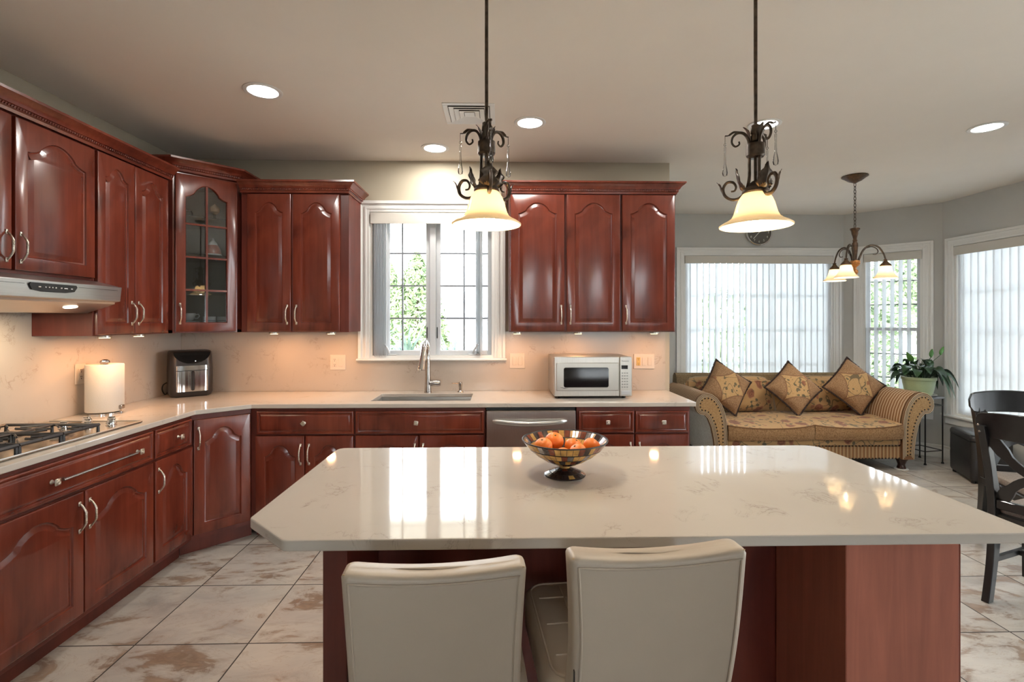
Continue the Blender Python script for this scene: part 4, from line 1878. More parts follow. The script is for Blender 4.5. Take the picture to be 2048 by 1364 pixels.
def mandarin(label, x, y, z, r, tilt):
    tt = thing('mandarin', (.234 + x, 1.80 + y, CZ1 + z - r * .9), 0, label, 'fruit', 'mandarins in the mosaic bowl')
    tt.rotation_euler = (tilt[0], tilt[1], 0)
    m = MB()
    m.grid(lambda u, v: (lambda th, ph: (r * math.cos(th) * math.cos(ph), r * math.cos(th) * math.sin(ph),
                                         r * .9 + r * (.88 * math.sin(th) - .10 * math.exp(-((th - PI / 2) / .25) ** 2) - 0)))(-PI / 2 + PI * v, 2 * PI * u), 24, 16, wrap=True)
    m.build('peel', M_ORANGE, tt, smooth=80)
    m = MB()
    m.sphere((0, 0, r * 1.69), (.004, .004, .003), 6, 5)
    m.build('stem_end', M_STEM, tt)


mandarin('mandarin at the left of the bowl', -.074, -.012, .1105, .033, (.3, -.2))
mandarin('mandarin at the back of the bowl, highest of the heap', -.037, .052, .1165, .035, (.5, .1))
mandarin('mandarin in the middle right of the bowl', .022, .020, .1010, .033, (.2, .4))
mandarin('mandarin resting against the right side of the bowl',   .080, .000, .1090, .032, (-.1, .7))
mandarin('small mandarin just behind the front rim of the bowl', -.014, -.044, .0900, .029, (.6, 0))
mandarin('front right mandarin half hidden by the bowl rim', .050, -.060, .1030, .031, (.2, -.5))


# --- bar stools
def rrect_long(w, d, r, n=4, k=14):
    # rounded rectangle with extra points along its two long sides
    c_ = rrect(w, d, r, n)
    out = c_[:n] + [(w / 2 - r - (w - 2 * r) * i / (k + 1), d / 2) for i in range(1, k + 1)]
    out += c_[n:3 * n] + [(-w / 2 + r + (w - 2 * r) * i / (k + 1), -d / 2) for i in range(1, k + 1)] + c_[3 * n:]
    return out


def stool():
    t = thing('bar_stool', (0, 0, 0), 0, '', 'bar stool', 'ivory leather bar stools at the island')
    # local: back at y=0, seat towards +y
    hw, th = .186, .068

    def back(u, v, side):
        # u across, v up
        x = -hw + 2 * hw * u
        z = .60 + .345 * v
        lean = -.055 * (v - .35) - .02 * math.sin(PI * v)
        bow = -.016 * (1 - (2 * u - 1) ** 2)     # hollow towards the sitter
        return x, lean + (-.0 if side else th) + bow * (-1), z

    # closed rounded slab from profile rings
    m = MB()
    n = 24
    rows = 14
    rings = []
    for j in range(rows + 1):
        v = j / rows
        z = .56 + .39 * v
        lean = .062 - .078 * v - .022 * math.sin(PI * v)
        wv = hw * (1.0 + .03 * v - .035 * math.sin(PI * v))
        k = 1.0
        ring = []
        for (x, y) in rrect_long(2 * wv, th, .016):
            bow = .013 * (1 - (x / hw) ** 2)
            zz = z + (.018 * (x / hw) ** 2 if v == 1 else .018 * (x / hw) ** 2 * v)
            ring.append((x, y + lean + bow, zz))
        rings.append(ring)
    # soft top
    top = []
    last = rings[-1]
    BOWK, yl = .65, .062 - .078
    for s_, q_, dz in ((.985, .94, .006), (.955, .80, .0095), (.94, .40, .0105), (.94, .06, .0108)):
        rings.append([(p[0] * s_, .020 * BOWK * (1 - (p[0] * s_ / hw) ** 2) + yl + (p[1] - .020 * BOWK * (1 - (p[0] / hw) ** 2) - yl) * q_, p[2] + dz) for p in last])
    loft(m, rings)
    b = m.build('backrest', M_LEATHER_W, t, smooth=50)
    # piping round the back face and the stitch line on top
    m = MB()
    edge = []
    def on_back(x, v):
        z = .56 + .39 * v
        lean = .062 - .078 * v - .022 * math.sin(PI * v)
        bow = .013 * (1 - (x / hw) ** 2)
        return (x, lean + bow - th / 2 - .0018, z + .018 * (x / hw) ** 2 * v)
    def wv(v):
        return hw * (1.0 + .03 * v - .035 * math.sin(PI * v)) - .016
    for i in range(15):
        v = i / 14 * .985
        edge.append(on_back(-wv(v), v))
    for i in range(1, 20):
        x = -wv(.985) + 2 * wv(.985) * i / 20
        edge.append(on_back(x, .985))
    for i in range(15):
        v = .985 * (1 - i / 14)
        edge.append(on_back(wv(v), v))
    m.tube(edge, .0028, 6)
    m.build('piping', M_LEATHER_W, b)
    m = MB()
    for i in range(60):
        x = -.185 + .37 * i / 59
        z = .56 + .39 + .018 * (x / hw) ** 2 + .0075
        y = .062 - .078 + .013 * (1 - (x / hw) ** 2) - th / 2 + .0075
        m.box(x - .0022, x + .0022, y - .0007, y + .0007, z - .0006, z + .0012)
    m.build('stitching', M_STITCH, b, smooth=0)
    m = MB()
    m.prism([(-.031, .735), (-.024, .737), (-.022, .70), (-.026, .69), (-.030, .69)], -wv(.4) - .0145, -wv(.4) - .0125, 'x')
    m.build('tag', M_BLACK, b, smooth=0)
    # seat
    m = MB()
    rings = []
    for z, s_ in ((.535, .94), (.545, 1.0), (.61, 1.0), (.632, .985), (.642, .94), (.645, .85)):
        rings.append([(x * s_, y * s_ + .285, z) for x, y in rrect(.43, .44, .05)])
    loft(m, rings)
    st = m.build('seat', M_LEATHER_W, t, smooth=45)
    m = MB()
    for x in (-.105, 0, .105):
        m.tube([(x, .10, .6452), (x, .47, .6452)], .003, 6)
    for y in (.16, .285, .41):
        m.tube([(-.18, y, .6452), (.18, y, .6452)], .003, 6)
    ring = [(x * .93, y * .93 + .285, .6440) for x, y in rrect(.43, .44, .05)]
    m.tube(ring, .003, 6, closed=True)
    m.build('seam', M_LEATHER_W, st)
    m = MB()
    m.lathe([(.20, .0005), (.20, .006), (.19, .012), (.05, .022), (.032, .03), (.028, .34), (0, .34)], 36, c=(0, .285, 0))
    m.build('base', M_CHROME, t)
    m = MB()
    m.tube([(0, .285, .33), (0, .285, .565)], .021, 16)
    m.build('gas_column', M_CHROME, t)
    m = MB()
    ring = [(.15 * math.cos(a), .285 + .15 * math.sin(a), .24) for a in [2 * PI * i / 32 for i in range(32)]]
    m.tube(ring, .010, 8, closed=True)
    m.tube([(-.15, .285, .24), (.15, .285, .24)], .010, 8)
    m.build('footrest', M_CHROME, t)
    return t


s1 = stool()
s1.location = (-.138, 1.085, 0)
s1.rotation_euler = (0, 0, R(4))
s1['label'] = 'lower ivory leather bar stool in front of the left half of the island'
s2 = copy_tree(s1, (.330, 1.075, 0), R(5), 'higher-set ivory leather bar stool near the middle of the island, its seat side showing')
for ch_ in s1.children:
    if ch_.name.split('.')[0] in ('backrest', 'seat'):
        ch_.location.z = -.026
for ch_ in s2.children:
    if ch_.name.split('.')[0] in ('backrest', 'seat'):
        ch_.location.z = .008


# ------------------------------------------------------------------ pendants
def pendant(x, y, label):
    t = thing('pendant_lamp', (x, y, 0), 0, label, 'pendant lamp', 'bronze scroll pendants over the island')
    m = MB()
    m.lathe([(.065, CEIL - .0005), (.064, CEIL - .012), (.045, CEIL - .026), (.015, CEIL - .034), (.01, CEIL - .05)], 28)
    m.build('canopy', M_BRONZE, t)
    m = MB()
    m.tube([(0, 0, CEIL - .045), (0, 0, 1.96)], .0062, 12)
    m.build('rod', M_BRONZE, t)
    m = MB()
    m.lathe([(.009, 2.165), (.016, 2.16), (.017, 2.135), (.013, 2.13), (.016, 2.125), (.017, 2.105), (.010, 2.10)], 18)
    m.lathe([(.012, 2.098), (.030, 2.095), (.031, 2.055), (.026, 2.048), (.012, 2.046)], 24)
    m.build('collar', M_BRONZE, t)
    m = MB()
    m.lathe([(.010, 1.965), (.022, 1.955), (.026, 1.945), (.040, 1.938), (.045, 1.925), (.040, 1.918), (.030, 1.914)], 28)
    m.build('shade_cap', M_BRONZE, t)
    for k, ph in enumerate((-80, 40, 160)):
        a = R(ph)
        ca, sa = math.cos(a), math.sin(a)
        P = lambda r, z, s_=0: (r * ca - s_ * sa, r * sa + s_ * ca, z)
        m = MB()
        lower = [(.020, 2.10), (.020, 2.03), (.021, 1.975), (.030, 1.935), (.052, 1.908), (.078, 1.905), (.100, 1.920), (.106, 1.945), (.094, 1.966),
                 (.074, 1.966), (.064, 1.950), (.068, 1.936), (.080, 1.934)]
        pts = bez([P(*q) for q in lower], 5)
        nn = len(pts)
        m.tube(pts, [.0072 if i < nn * .55 else .0072 - .0032 * (i / nn - .55) / .45 for i in range(nn)], 8, flat=.75)
        upper = [(.020, 2.085), (.024, 2.115), (.038, 2.137), (.058, 2.141), (.074, 2.128), (.077, 2.108), (.066, 2.094), (.053, 2.100), (.054, 2.110)]
        pts = bez([P(*q) for q in upper], 5)
        nn = len(pts)
        m.tube(pts, [.0068 - .003 * i / nn for i in range(nn)], 8, flat=.75)
        # spur that carries the crystal and the flicked lower tip
        m.tube(bez([P(.050, 2.143), P(.070, 2.146), P(.088, 2.136), P(.100, 2.136)], 4), [.006] * 4 + [.0075] * 4 + [.004] * 5, 7, flat=.5)
        m.tube(bez([P(.104, 1.925), P(.112, 1.943), P(.117, 1.958), P(.128, 1.970)], 4), [.006] * 6 + [.005] * 4 + [.0015] * 3, 7, flat=.5)
        arm = m.build('arm', M_BRONZE, t, smooth=50)
        # acanthus leaf on the lower scroll: gilded at its root
        def leaf(u, v, lobes=3.0):
            s_ = (2 * u - 1)
            w = .030 * math.sin(PI * min(1, .12 + v * .85)) * (1 + .28 * math.cos(lobes * 2 * PI * v))
            r = .036 + .018 * v + .012 * math.sin(PI * v)
            z = 1.928 + .088 * v
            r -= .010 * abs(s_) * (1 - v * .5)
            return P(r + .010 * (v ** 3), z - .010 * (s_ * s_), s_ * w)
        m = MB()
        m.grid(leaf, 9, 16)
        lf = m.build('leaf', M_BRONZE, arm, smooth=60)
        sd = lf.modifiers.new('thick', 'SOLIDIFY')
        sd.thickness = .002
        m = MB()
        for q in range(-3, 4):
            s_ = q / 3
            m.tube([P(.036 - .004 * abs(s_), 1.930, s_ * .007), P(.046 - .008 * abs(s_), 1.940, s_ * .016), P(.050 - .010 * abs(s_), 1.953 - .005 * abs(s_), s_ * .024)],
                   [.0035, .0035, .0012], 6)
        m.build('gilded_leaf', M_GOLDLEAF, arm)
        def uleaf(u, v):
            s_ = 2 * u - 1
            w = .016 * math.sin(PI * min(1, .15 + v * .85)) * (1 + .2 * math.cos(4 * PI * v))
            return P(.016 + .024 * v ** 2, 2.105 + .068 * v - .012 * v ** 3, s_ * w)
        m = MB()
        m.grid(uleaf, 7, 10)
        lf = m.build('leaf', M_BRONZE, arm, smooth=60)
        sd = lf.modifiers.new('thick', 'SOLIDIFY')
        sd.thickness = .002
        # crystal drop
        m = MB()
        c0 = P(.100, 0)
        m.tube([(c0[0], c0[1], 2.136), (c0[0], c0[1], 2.108)], .0011, 6)
        cr = m.build('crystal_hook', M_BRONZE, t)
        m = MB()
        m.sphere((c0[0], c0[1], 2.104), .005, 10, 8)
        m.lathe([(.001, 2.098), (.0035, 2.094), (.0028, 2.06), (.0036, 2.035), (.0075, 2.015), (.0095, 2.003), (.0075, 1.993), (0, 1.989)], 14, c=(c0[0], c0[1], 0))
        m.build('crystal_drop', M_CRYSTAL, cr)
    m = MB()
    prof = [(.030, 1.928), (.044, 1.918), (.054, 1.903), (.0615, 1.885), (.067, 1.865), (.072, 1.848), (.080, 1.834), (.094, 1.824), (.110, 1.816), (.121, 1.808), (.120, 1.803)]
    inner = [(r - .0035, z - .002) for r, z in prof[::-1]]
    inner[0] = (.117, 1.804)
    m.lathe(prof + inner, 48, cap=False)
    m.build('shade', M_SHADE, t, smooth=60)
    m = MB()
    m.lathe([(.013, 1.918), (.014, 1.89), (.026, 1.865), (.031, 1.842), (.028, 1.822), (.016, 1.808), (0, 1.805)], 20)
    m.build('bulb', M_BULB, t, smooth=60)
    return t


pendant(-.047, 1.75, 'bronze scroll pendant with crystal drops hanging in front of the sink window')
pendant(.905, 1.75, 'bronze scroll pendant with crystal drops hanging in front of the clock')

# ------------------------------------------------------------------ recessed lights and vent
def can(x, y, label):
    t = thing('recessed_light', (x, y, CEIL), 0, label, 'ceiling light', 'round recessed ceiling lights')
    m = MB()
    m.lathe([(.078, -.0005), (.102, -.0005), (.102, -.004), (.094, -.008), (.080, -.006), (.077, -.003)], 40, cap=False)
    m.build('trim_ring', M_TRIM, t)
    m = MB()
    m.lathe([(0, -.0025), (.079, -.0025), (.079, -.0045), (0, -.0045)], 40)
    m.build('lens', M_LENS, t)
    lamp('AREA', 'can_light', (0, 0, -.012), 7, (1, .95, .88), t, size=.15)
    return t


can(-1.312, 2.80, 'round recessed light nearest the left-wall cabinets')
can(.192, 3.205, 'round recessed light in front of the right wall cabinets, beside the vent')
can(-.479, 3.695, 'small-looking recessed light right above the sink window')
can(1.713, 3.20, 'round recessed light partly behind the second pendant')
can(3.20, 3.21, 'round recessed light over the dining side at the right')
# lights of the same ceiling behind the camera
t = thing('ceiling_vent', (-.186, 3.08, CEIL), 0, 'white square ceiling air vent behind the first pendant rod', 'air vent')
m = MB()
for (o_, i_, z) in ((.155, .125, -.004),):
    m.box(-o_, o_, -o_, -i_, z, -.0005)
    m.box(-o_, o_, i_, o_, z, -.0005)
    m.box(-o_, -i_, -i_, i_, z, -.0005)
    m.box(i_, o_, -i_, i_, z, -.0005)
m.build('frame', M_TRIM, t, smooth=0, bevel=.0015)
m = MB()
m.box(-.125, .125, -.125, .125, -.002, -.0005)
m.build('duct', plain('duct_grey', (.10, .09, .08), .8), t, smooth=0)
m = MB()
for k in range(4):
    o_ = .120 - .030 * k
    zt, zb_ = -.002, -.009
    i_ = o_ - .027
    if k == 3:
        m.box(-o_, o_, -o_, o_, zb_ + .002, zb_ + .004)
        continue
    v_ = []
    for (q, z) in ((o_, zb_), (i_, zt)):
        v_ += [(-q, -q, z), (q, -q, z), (q, q, z), (-q, q, z)]
    m.add(v_, [(0, 1, 5, 4), (1, 2, 6, 5), (2, 3, 7, 6), (3, 0, 4, 7)])
lv = m.build('louver', M_TRIM, t, smooth=0)
sd = lv.modifiers.new('thick', 'SOLIDIFY')
sd.thickness = .0015

# ------------------------------------------------------------------ chandelier in the bay
t = thing('chandelier', (3.118, 4.32, 0), 0, 'three-arm bronze chandelier with frosted bell shades', 'chandelier')
m = MB()
m.lathe([(.098, CEIL - .0005), (.102, CEIL - .008), (.085, CEIL - .018), (.08, CEIL - .022), (.05, CEIL - .045), (.02, CEIL - .058), (.008, CEIL - .066)], 32)
m.build('canopy', M_BROWNGOLD, t)
m = MB()
z = CEIL - .062
k = 0
while z > 2.295:
    ring = []
    for i in range(12):
        a = 2 * PI * i / 12
        px_, pz = .009 * math.cos(a), .019 * math.sin(a)
        ring.append((px_ if k % 2 == 0 else 0, 0 if k % 2 == 0 else px_, z - .016 + pz))
    m.tube(ring, .0026, 6, closed=True)
    z -= .030
    k += 1
m.build('chain', M_BRONZE, t)
m = MB()
m.lathe([(.006, 2.295), (.014, 2.29), (.036, 2.283), (.039, 2.272), (.030, 2.26), (.026, 2.235), (.017, 2.205), (.014, 2.185), (.018, 2.18), (.018, 2.172),
         (.015, 2.165), (.022, 2.15), (.023, 2.13), (.020, 2.08), (.016, 2.03), (.014, 2.01), (.02, 2.0)], 24)
m.build('column', M_BROWNGOLD, t)
m = MB()
m.lathe([(.020, 2.004), (.036, 1.998), (.040, 1.986), (.036, 1.978), (.040, 1.970), (.030, 1.955), (.012, 1.940), (.010, 1.925), (.022, 1.915), (.026, 1.900), (.018, 1.88),
         (.006, 1.868), (.009, 1.86), (.005, 1.85), (0, 1.845)], 16)
m.build('finial', M_COPPER, t, smooth=20)
for ph in (-22, 98, -142):
    a = R(ph)
    ca, sa = math.cos(a), math.sin(a)
    P = lambda r, z: (r * ca, r * sa, z)
    m = MB()
    pts = bez([P(.022, 1.985), P(.036, 2.03), P(.066, 2.095), (.115 * ca, .115 * sa, 2.128), P(.170, 2.112), P(.205, 2.060), P(.222, 2.01), P(.224, 1.99)], 5)
    m.tube(pts, [.0095 - .004 * i / len(pts) for i in range(len(pts))], 8)
    pts = bez([P(.085, 2.108), P(.125, 2.115), P(.158, 2.098), P(.170, 2.070), P(.155, 2.048), P(.132, 2.050)], 5)
    m.tube(pts, [.005 - .002 * i / len(pts) for i in range(len(pts))], 7)
    arm = m.build('arm', M_BRONZE, t)
    c_ = P(.224, 0)
    m = MB()
    m.lathe([(.006, 2.005), (.016, 1.998), (.012, 1.990), (.018, 1.980), (.024, 1.972), (.038, 1.958), (.042, 1.948), (.040, 1.944), (.02, 1.944)], 20, c=c_)
    m.build('shade_holder', M_BROWNGOLD, arm)
    m = MB()
    prof = [(.036, 1.948), (.043, 1.935), (.048, 1.91), (.056, 1.885), (.070, 1.862), (.088, 1.846), (.092, 1.838)]
    inner = [(r - .003, z_ - .001) for r, z_ in prof[::-1]]
    m.lathe(prof + inner, 32, c=c_, cap=False)
    m.build('shade', M_SHADE_C, arm, smooth=60)
    m = MB()
    m.lathe([(.012, 1.944), (.013, 1.925), (.024, 1.905), (.027, 1.888), (.02, 1.868), (0, 1.86)], 16, c=c_)
    m.build('bulb', M_BULB_C, arm, smooth=60)

# ------------------------------------------------------------------ clock and wall screen
t = thing('wall_clock', (3.082, BAYY - .001, 2.525), 0, 'round grey-faced clock above the sofa window', 'clock')
mt = Matrix.Rotation(PI / 2, 4, 'X')
m = MB()
m.lathe([(.138, .002), (.142, .030), (.150, .034), (.156, .028), (.158, .002)], 48, mat=mt)
m.build('rim', M_CHROME, t)
m = MB()
m.lathe([(0, .024), (.139, .024), (.139, .02), (0, .02)], 48, mat=mt)
m.build('face', plain('clock_face_grey', (.105, .098, .085), .5), t)
for h in range(1, 13):
    a = PI / 2 - 2 * PI * h / 12
    text_mesh('numeral', str(h), .036, M_TRIM, t, (.112 * math.cos(a), -.025, .112 * math.sin(a)), (PI / 2, 0, 0))
for (a, L, w) in ((R(228), .105, .003), (R(30), .075, .004)):
    m = MB()
    m.box(-.01, L, -.0275, -.0262, -w, w, mat=Matrix.Rotation(-a, 4, 'Y'))
    m.build('hand', M_TRIM, t, smooth=0)
t = thing('wall_screen', (PX, 4.22, 1.712), 0, 'slim black screen on the wall end beside the bay', 'screen')
m = MB()
m.box(.0005, .028, -.07, .10, -.10, .10, .003)
m.build('bracket', M_BLACK, t, smooth=0)
m = MB()
m.box(-.009, .009, -.165, .20, -.158, .158, .004, mat=Matrix.Translation((.042, 0, 0)) @ Matrix.Rotation(R(4), 4, 'Y'))
m.build('screen', M_BLACKGLOSS, t, smooth=0)


# ------------------------------------------------------------------ vertical blinds
def blind(label, mat, x0, x1, ztop, zbot, spacing, angles, wv=.089, y=-.0, valance=(.0, .0), vh=.09, positions=None, wand=None):
    t = bpy.data.objects.new('vertical_blind', None)
    t.matrix_world = mat @ Matrix.Translation((x0, y, 0))
    COL.objects.link(t)
    tag(t, label, 'blind', 'white vertical blinds')
    L = x1 - x0
    m = MB()
    m.box(valance[0], L - valance[1], -.058, -.050, ztop - vh, ztop, .002)
    m.box(valance[0], valance[0] + .006, -.052, .02, ztop - vh, ztop)
    m.box(L - valance[1] - .006, L - valance[1], -.052, .02, ztop - vh, ztop)
    m.box(valance[0] + .006, L - valance[1] - .006, -.052, .02, ztop - .006, ztop)
    m.build('valance', plain('valance_fabric', (.60, .575, .52), .7), t, smooth=0)
    pos = positions if positions is not None else [spacing * (.5 + i) for i in range(int(L / spacing))]
    for i, p in enumerate(pos):
        a = angles(i, len(pos)) if callable(angles) else angles
        m = MB()
        # slightly bowed strip with thickness
        n = 7
        rows = []
        for zz in (zbot, ztop - vh * .6):
            for s_ in (0, 1):
                for q in range(n):
                    u = -wv / 2 + wv * q / (n - 1)
                    rows.append((u, .006 * (1 - (2 * q / (n - 1) - 1) ** 2) + (.0007 if s_ else -.0007), zz))
        f = []
        for q in range(n - 1):
            f.append((q, q + 1, 2 * n + q + 1, 2 * n + q))
            f.append((n + q, 3 * n + q, 3 * n + q + 1, n + q + 1))
            f.append((q, n + q, n + q + 1, q + 1))
            f.append((2 * n + q, 2 * n + q + 1, 3 * n + q + 1, 3 * n + q))
        f.append((0, 2 * n, 3 * n, n))
        f.append((n - 1, 2 * n - 1, 4 * n - 1, 3 * n - 1))
        m.add(rows, f, Matrix.Rotation(a, 4, 'Z'))
        o = m.build('vane', M_VANE, t, smooth=40)
        o.location = (p, -.012, 0)
    if wand is not None:
        m = MB()
        m.tube([(wand, -.065, ztop - vh), (wand, -.065, ztop - 1.05)], .004, 6)
        m.sphere((wand, -.065, ztop - .80), (.008, .008, .02), 8, 6)
        m.build('wand', M_VINYL, t)
    return t


random.seed(3)
FB = frame_mat((PX, BAYY), A0)


def ang_back(i, n):
    # tilt that leaves a sliver of daylight between the left vanes and laps the right ones
    x, gap = BW[0] + .0735 * (i + .5), (.0085 + .006 * random.random() if 1 < i < 11 else -.010)
    b = math.atan2(x, BAYY)
    return math.acos(min(1, (.0735 * math.cos(b) - gap) / .089)) - b


blind('closed vertical blind covering the wide window behind the sofa', FB, BW[0] - PX + .012, BW[1] - PX - .012, 2.243, .52, .0735, ang_back, y=.035, wand=1.74)
FA = frame_mat(A0, A1)
blind('open vertical blind showing the garden behind the plant', FA, AW[0] + .008, AW[1] - .008, 2.243, .52, .075,
      lambda i, n: R(71), y=.035)
FR = frame_mat(A1, (RX, REAR))
blind('closed vertical blind on the right wall behind the dining chairs', FR, RW[0] + .01, RW[1] - .01, 2.243, .50, .078, lambda i, n: R(12 + 6 * random.random()), y=.035)
FK = frame_mat((LX, BY), (PX, BY))
stackL = [.034 + .012 * i for i in range(9)]
stackR = [.840, .852, .864, .876]
blind('vertical blind drawn aside at the sink window', FK, KW[0] - LX + .01, KW[1] - LX - .01, 2.325, 1.185, .1, lambda i, n: R(82) if i < 9 else R(80), y=.038,
      positions=stackL + stackR, vh=.085)


# ------------------------------------------------------------------ sofa
SX, SY = 1.885, 4.80
t = thing('sofa', (SX, SY, 0), 0, 'floral rolled-arm sofa with nailhead trim under the bay window', 'sofa')
W, D = 2.36, .92
# front panel outline of the left arm, local (x, z)
armp = [(.315, .115), (.200, .115), (.197, .20), (.185, .32), (.160, .44), (.125, .525), (.095, .558), (.075, .560), (.045, .566), (.017, .592), (.002, .635), (.006, .685),
        (.030, .730), (.068, .760), (.115, .772), (.165, .760), (.215, .725), (.258, .665), (.290, .585), (.308, .500), (.315, .400)]
arms = [(x, z) for x, z in armp]


def arm_side(mirror):
    fx = (lambda x: W - x) if mirror else (lambda x: x)
    p = [(fx(x), z) for x, z in armp]
    m = MB()
    m.prism([(fx(x), z) for x, z in [(.310, .12), (.20, .12)] + armp[2:12]] + [(fx(.05), .72), (fx(.20), .45), (fx(.305), .30)], .02, D - .06, 'y')
    core = m.build('arm_backing', M_PLAIN, t, smooth=40)
    # striped roll: the skin from the underside of the roll over the top to the seat
    m = MB()
    sk = [(fx(x), z) for x, z in armp[6:] + [(.315, .30)]]
    n = len(sk)
    v_, f = [], []
    for y_ in (.0, D - .05):
        v_ += [(x, y_, z) for x, z in sk]
    for i in range(n - 1):
        f.append((i, i + 1, n + i + 1, n + i))
    # thickness
    cx_ = fx(.13)
    v2 = [(x + (cx_ - x) * .06, y_, z + (.60 - z) * .05) for (x, y_, z) in v_]
    o = len(v_)
    for i in range(n - 1):
        f.append((o + i, o + n + i, o + n + i + 1, o + i + 1))
        f.append((i, o + i, o + i + 1, i + 1))
        f.append((n + i, n + i + 1, o + n + i + 1, o + n + i))
    m.add(v_ + v2, f)
    m.build('rolled_arm', M_STRIPE_Y, t, smooth=50)
    # striped band round the front edge, then boucle face
    m = MB()
    pan = p if mirror else p[::-1]
    m.prism(pan, -.012, .03, 'y')
    fp = m.build('arm_front', plain('brown_cord', (.20, .095, .04), .8), t, smooth=0)
    m = MB()
    inn = inset(pan, .036)
    m.prism(inn, -.017, -.011, 'y')
    m.build('arm_face', M_BOUCLE, fp, smooth=0)
    for off, mm_ in ((.005, M_PIPING), (.019, M_PIPING), (.032, M_PIPING)):
        m = MB()
        q = inset(pan, off)
        # leave the bottom edge open
        q2 = q[1:] + [q[0]] if mirror else [q[-1]] + q[:-1]
        m.tube([(x, -.013, z) for x, z in q2], .0046, 6)
        m.build('cord', mm_, fp)
    m = MB()
    q = inset(pan, .045)
    tot = []
    for i in range(len(q)):
        a, b = Vector(q[i]), Vector(q[(i + 1) % len(q)])
        tot.append((a, b, (b - a).length))
    L = sum(x[2] for x in tot)
    step = L / int(L / .034)
    d_, acc = 0, 0
    for (a, b, l) in tot:
        while d_ <= acc + l and l > 0:
            pt = a + (b - a) * ((d_ - acc) / l)
            m.sphere((pt.x, -.018, pt.y), (.0075, .004, .0075), 8, 6)
            d_ += step
        acc += l
    m.build('nailhead_trim', M_STUD, fp)


arm_side(False)
arm_side(True)
# front rail: striped below, floral above
m = MB()
m.box(.31, W - .31, .01, D - .1, .118, .245, .006)
m.build('front_rail', M_STRIPE_X, t, smooth=0)
m = MB()
m.box(.31, W - .31, -.002, D - .1, .245, .318, .02)
m.build('floral_rail', M_FLORAL, t, smooth=40)
m = MB()
k = 52
for i in range(k):
    x = .335 + (W - .67) * i / (k - 1)
    m.sphere((x, .006, .247), (.0075, .005, .0075), 8, 6)
    m.sphere((x, .008, .124), (.0075, .005, .0075), 8, 6)
m.build('nailhead_trim', M_STUD, t)
# seat cushions
for (a, b) in ((.318, 1.165), (1.170, W - .318)):
    m = MB()
    w_ = b - a
    def front(u, v):
        # bowed boxing
        x = a + w_ * u
        e = (2 * u - 1)
        top = .455 - .028 * (1 - e * e) + .004
        z = .319 + (top - .319) * v
        return (x, -.055 + .035 * e ** 6 - .012 * math.sin(PI * v), z)
    m.grid(front, 17, 6)
    # sides and bottom
    m.box(a + .004, b - .004, .0, .66, .320, .40, .01)
    cu = m.build('seat_cushion', M_CHENILLE, t, smooth=50)
    m = MB()
    def topf(u, v):
        x = a + w_ * u
        e = (2 * u - 1)
        zf = .459 - .028 * (1 - e * e)
        z = zf + .036 * math.sin(PI * min(1, .02 + .72 * v)) ** .7 * (1 - .35 * abs(e) ** 5)
        y_ = -.055 + .035 * e ** 6 + .72 * v
        return (x, y_, z)
    m.grid(topf, 21, 14)
    m.build('cushion_top', M_FLORAL, cu, smooth=60)
    m = MB()
    m.tube([front(u / 16, 1) for u in range(17)], .006, 6)
    m.build('piping', plain('brown_cord', (.20, .095, .04), .8), cu)
# back
m = MB()
bp = [(.62, .12), (.86, .12), (.90, .50), (.905, .78), (.895, .845), (.865, .878), (.825, .882), (.79, .86), (.775, .82), (.75, .60), (.70, .40)]
m.prism(bp, .10, W - .10, 'x')
m.build('back', M_OLIVE, t, smooth=35)
for (a, b) in ((.19, 1.165), (1.175, W - .19)):
    m = MB()
    w_ = b - a
    n1, n2 = 17, 13
    def bc(u, v):
        x = a + w_ * u
        e, h_ = abs(2 * u - 1), abs(2 * v - 1)
        puff = (1 - e ** 6) * (1 - h_ ** 4)
        z = .47 + .375 * v - .06 * e ** 8 * max(0, 2 * v - 1)
        return (x, .775 - .05 + .02 * v - .10 * puff - .08 * (1 - v) + .035, z)
    m.grid(bc, n1, n2)
    m.box(a + .02, b - .02, .70, .78, .48, .80)
    cu = m.build('back_cushion', M_FLORAL, t, smooth=60)
    m = MB()
    edge = [bc(0, v / 10) for v in range(11)] + [bc(u / 16, 1) for u in range(1, 17)] + [bc(1, 1 - v / 10) for v in range(1, 11)]
    m.tube(edge, .007, 6)
    m.build('piping', M_PIPING, cu)
M_FOOT = plain('dark_walnut_foot', (.030, .012, .010), .25, coat=.3)
for (fx_, fy_) in ((.27, .06), (W - .27, .06), (.27, D - .14), (W - .27, D - .14)):
    m = MB()
    m.lathe([(.036, .0105), (.040, .016), (.034, .035), (.030, .05), (.042, .085), (.055, .105), (.056, .118)], 16, c=(fx_, fy_, 0))
    m.build('foot', M_FOOT, t)
for i, (fx_, fy_, lb) in enumerate(((W - .27, .06, 'pale floor protector disc under the right front sofa foot'), (.27, .06, 'floor protector disc under the left front sofa foot'),
                                    (.27, D - .14, 'floor protector disc under the left rear sofa foot'), (W - .27, D - .14, 'floor protector disc under the right rear sofa foot'))):
    m = MB()
    m.lathe([(.058, .0005), (.060, .003), (.060, .009), (.056, .0100), (0, .0100)], 24, c=(SX + fx_, SY + fy_, 0))
    tag(m.build('floor_protector', M_TRIM, None), lb, 'floor protector', 'floor protectors under the sofa feet')


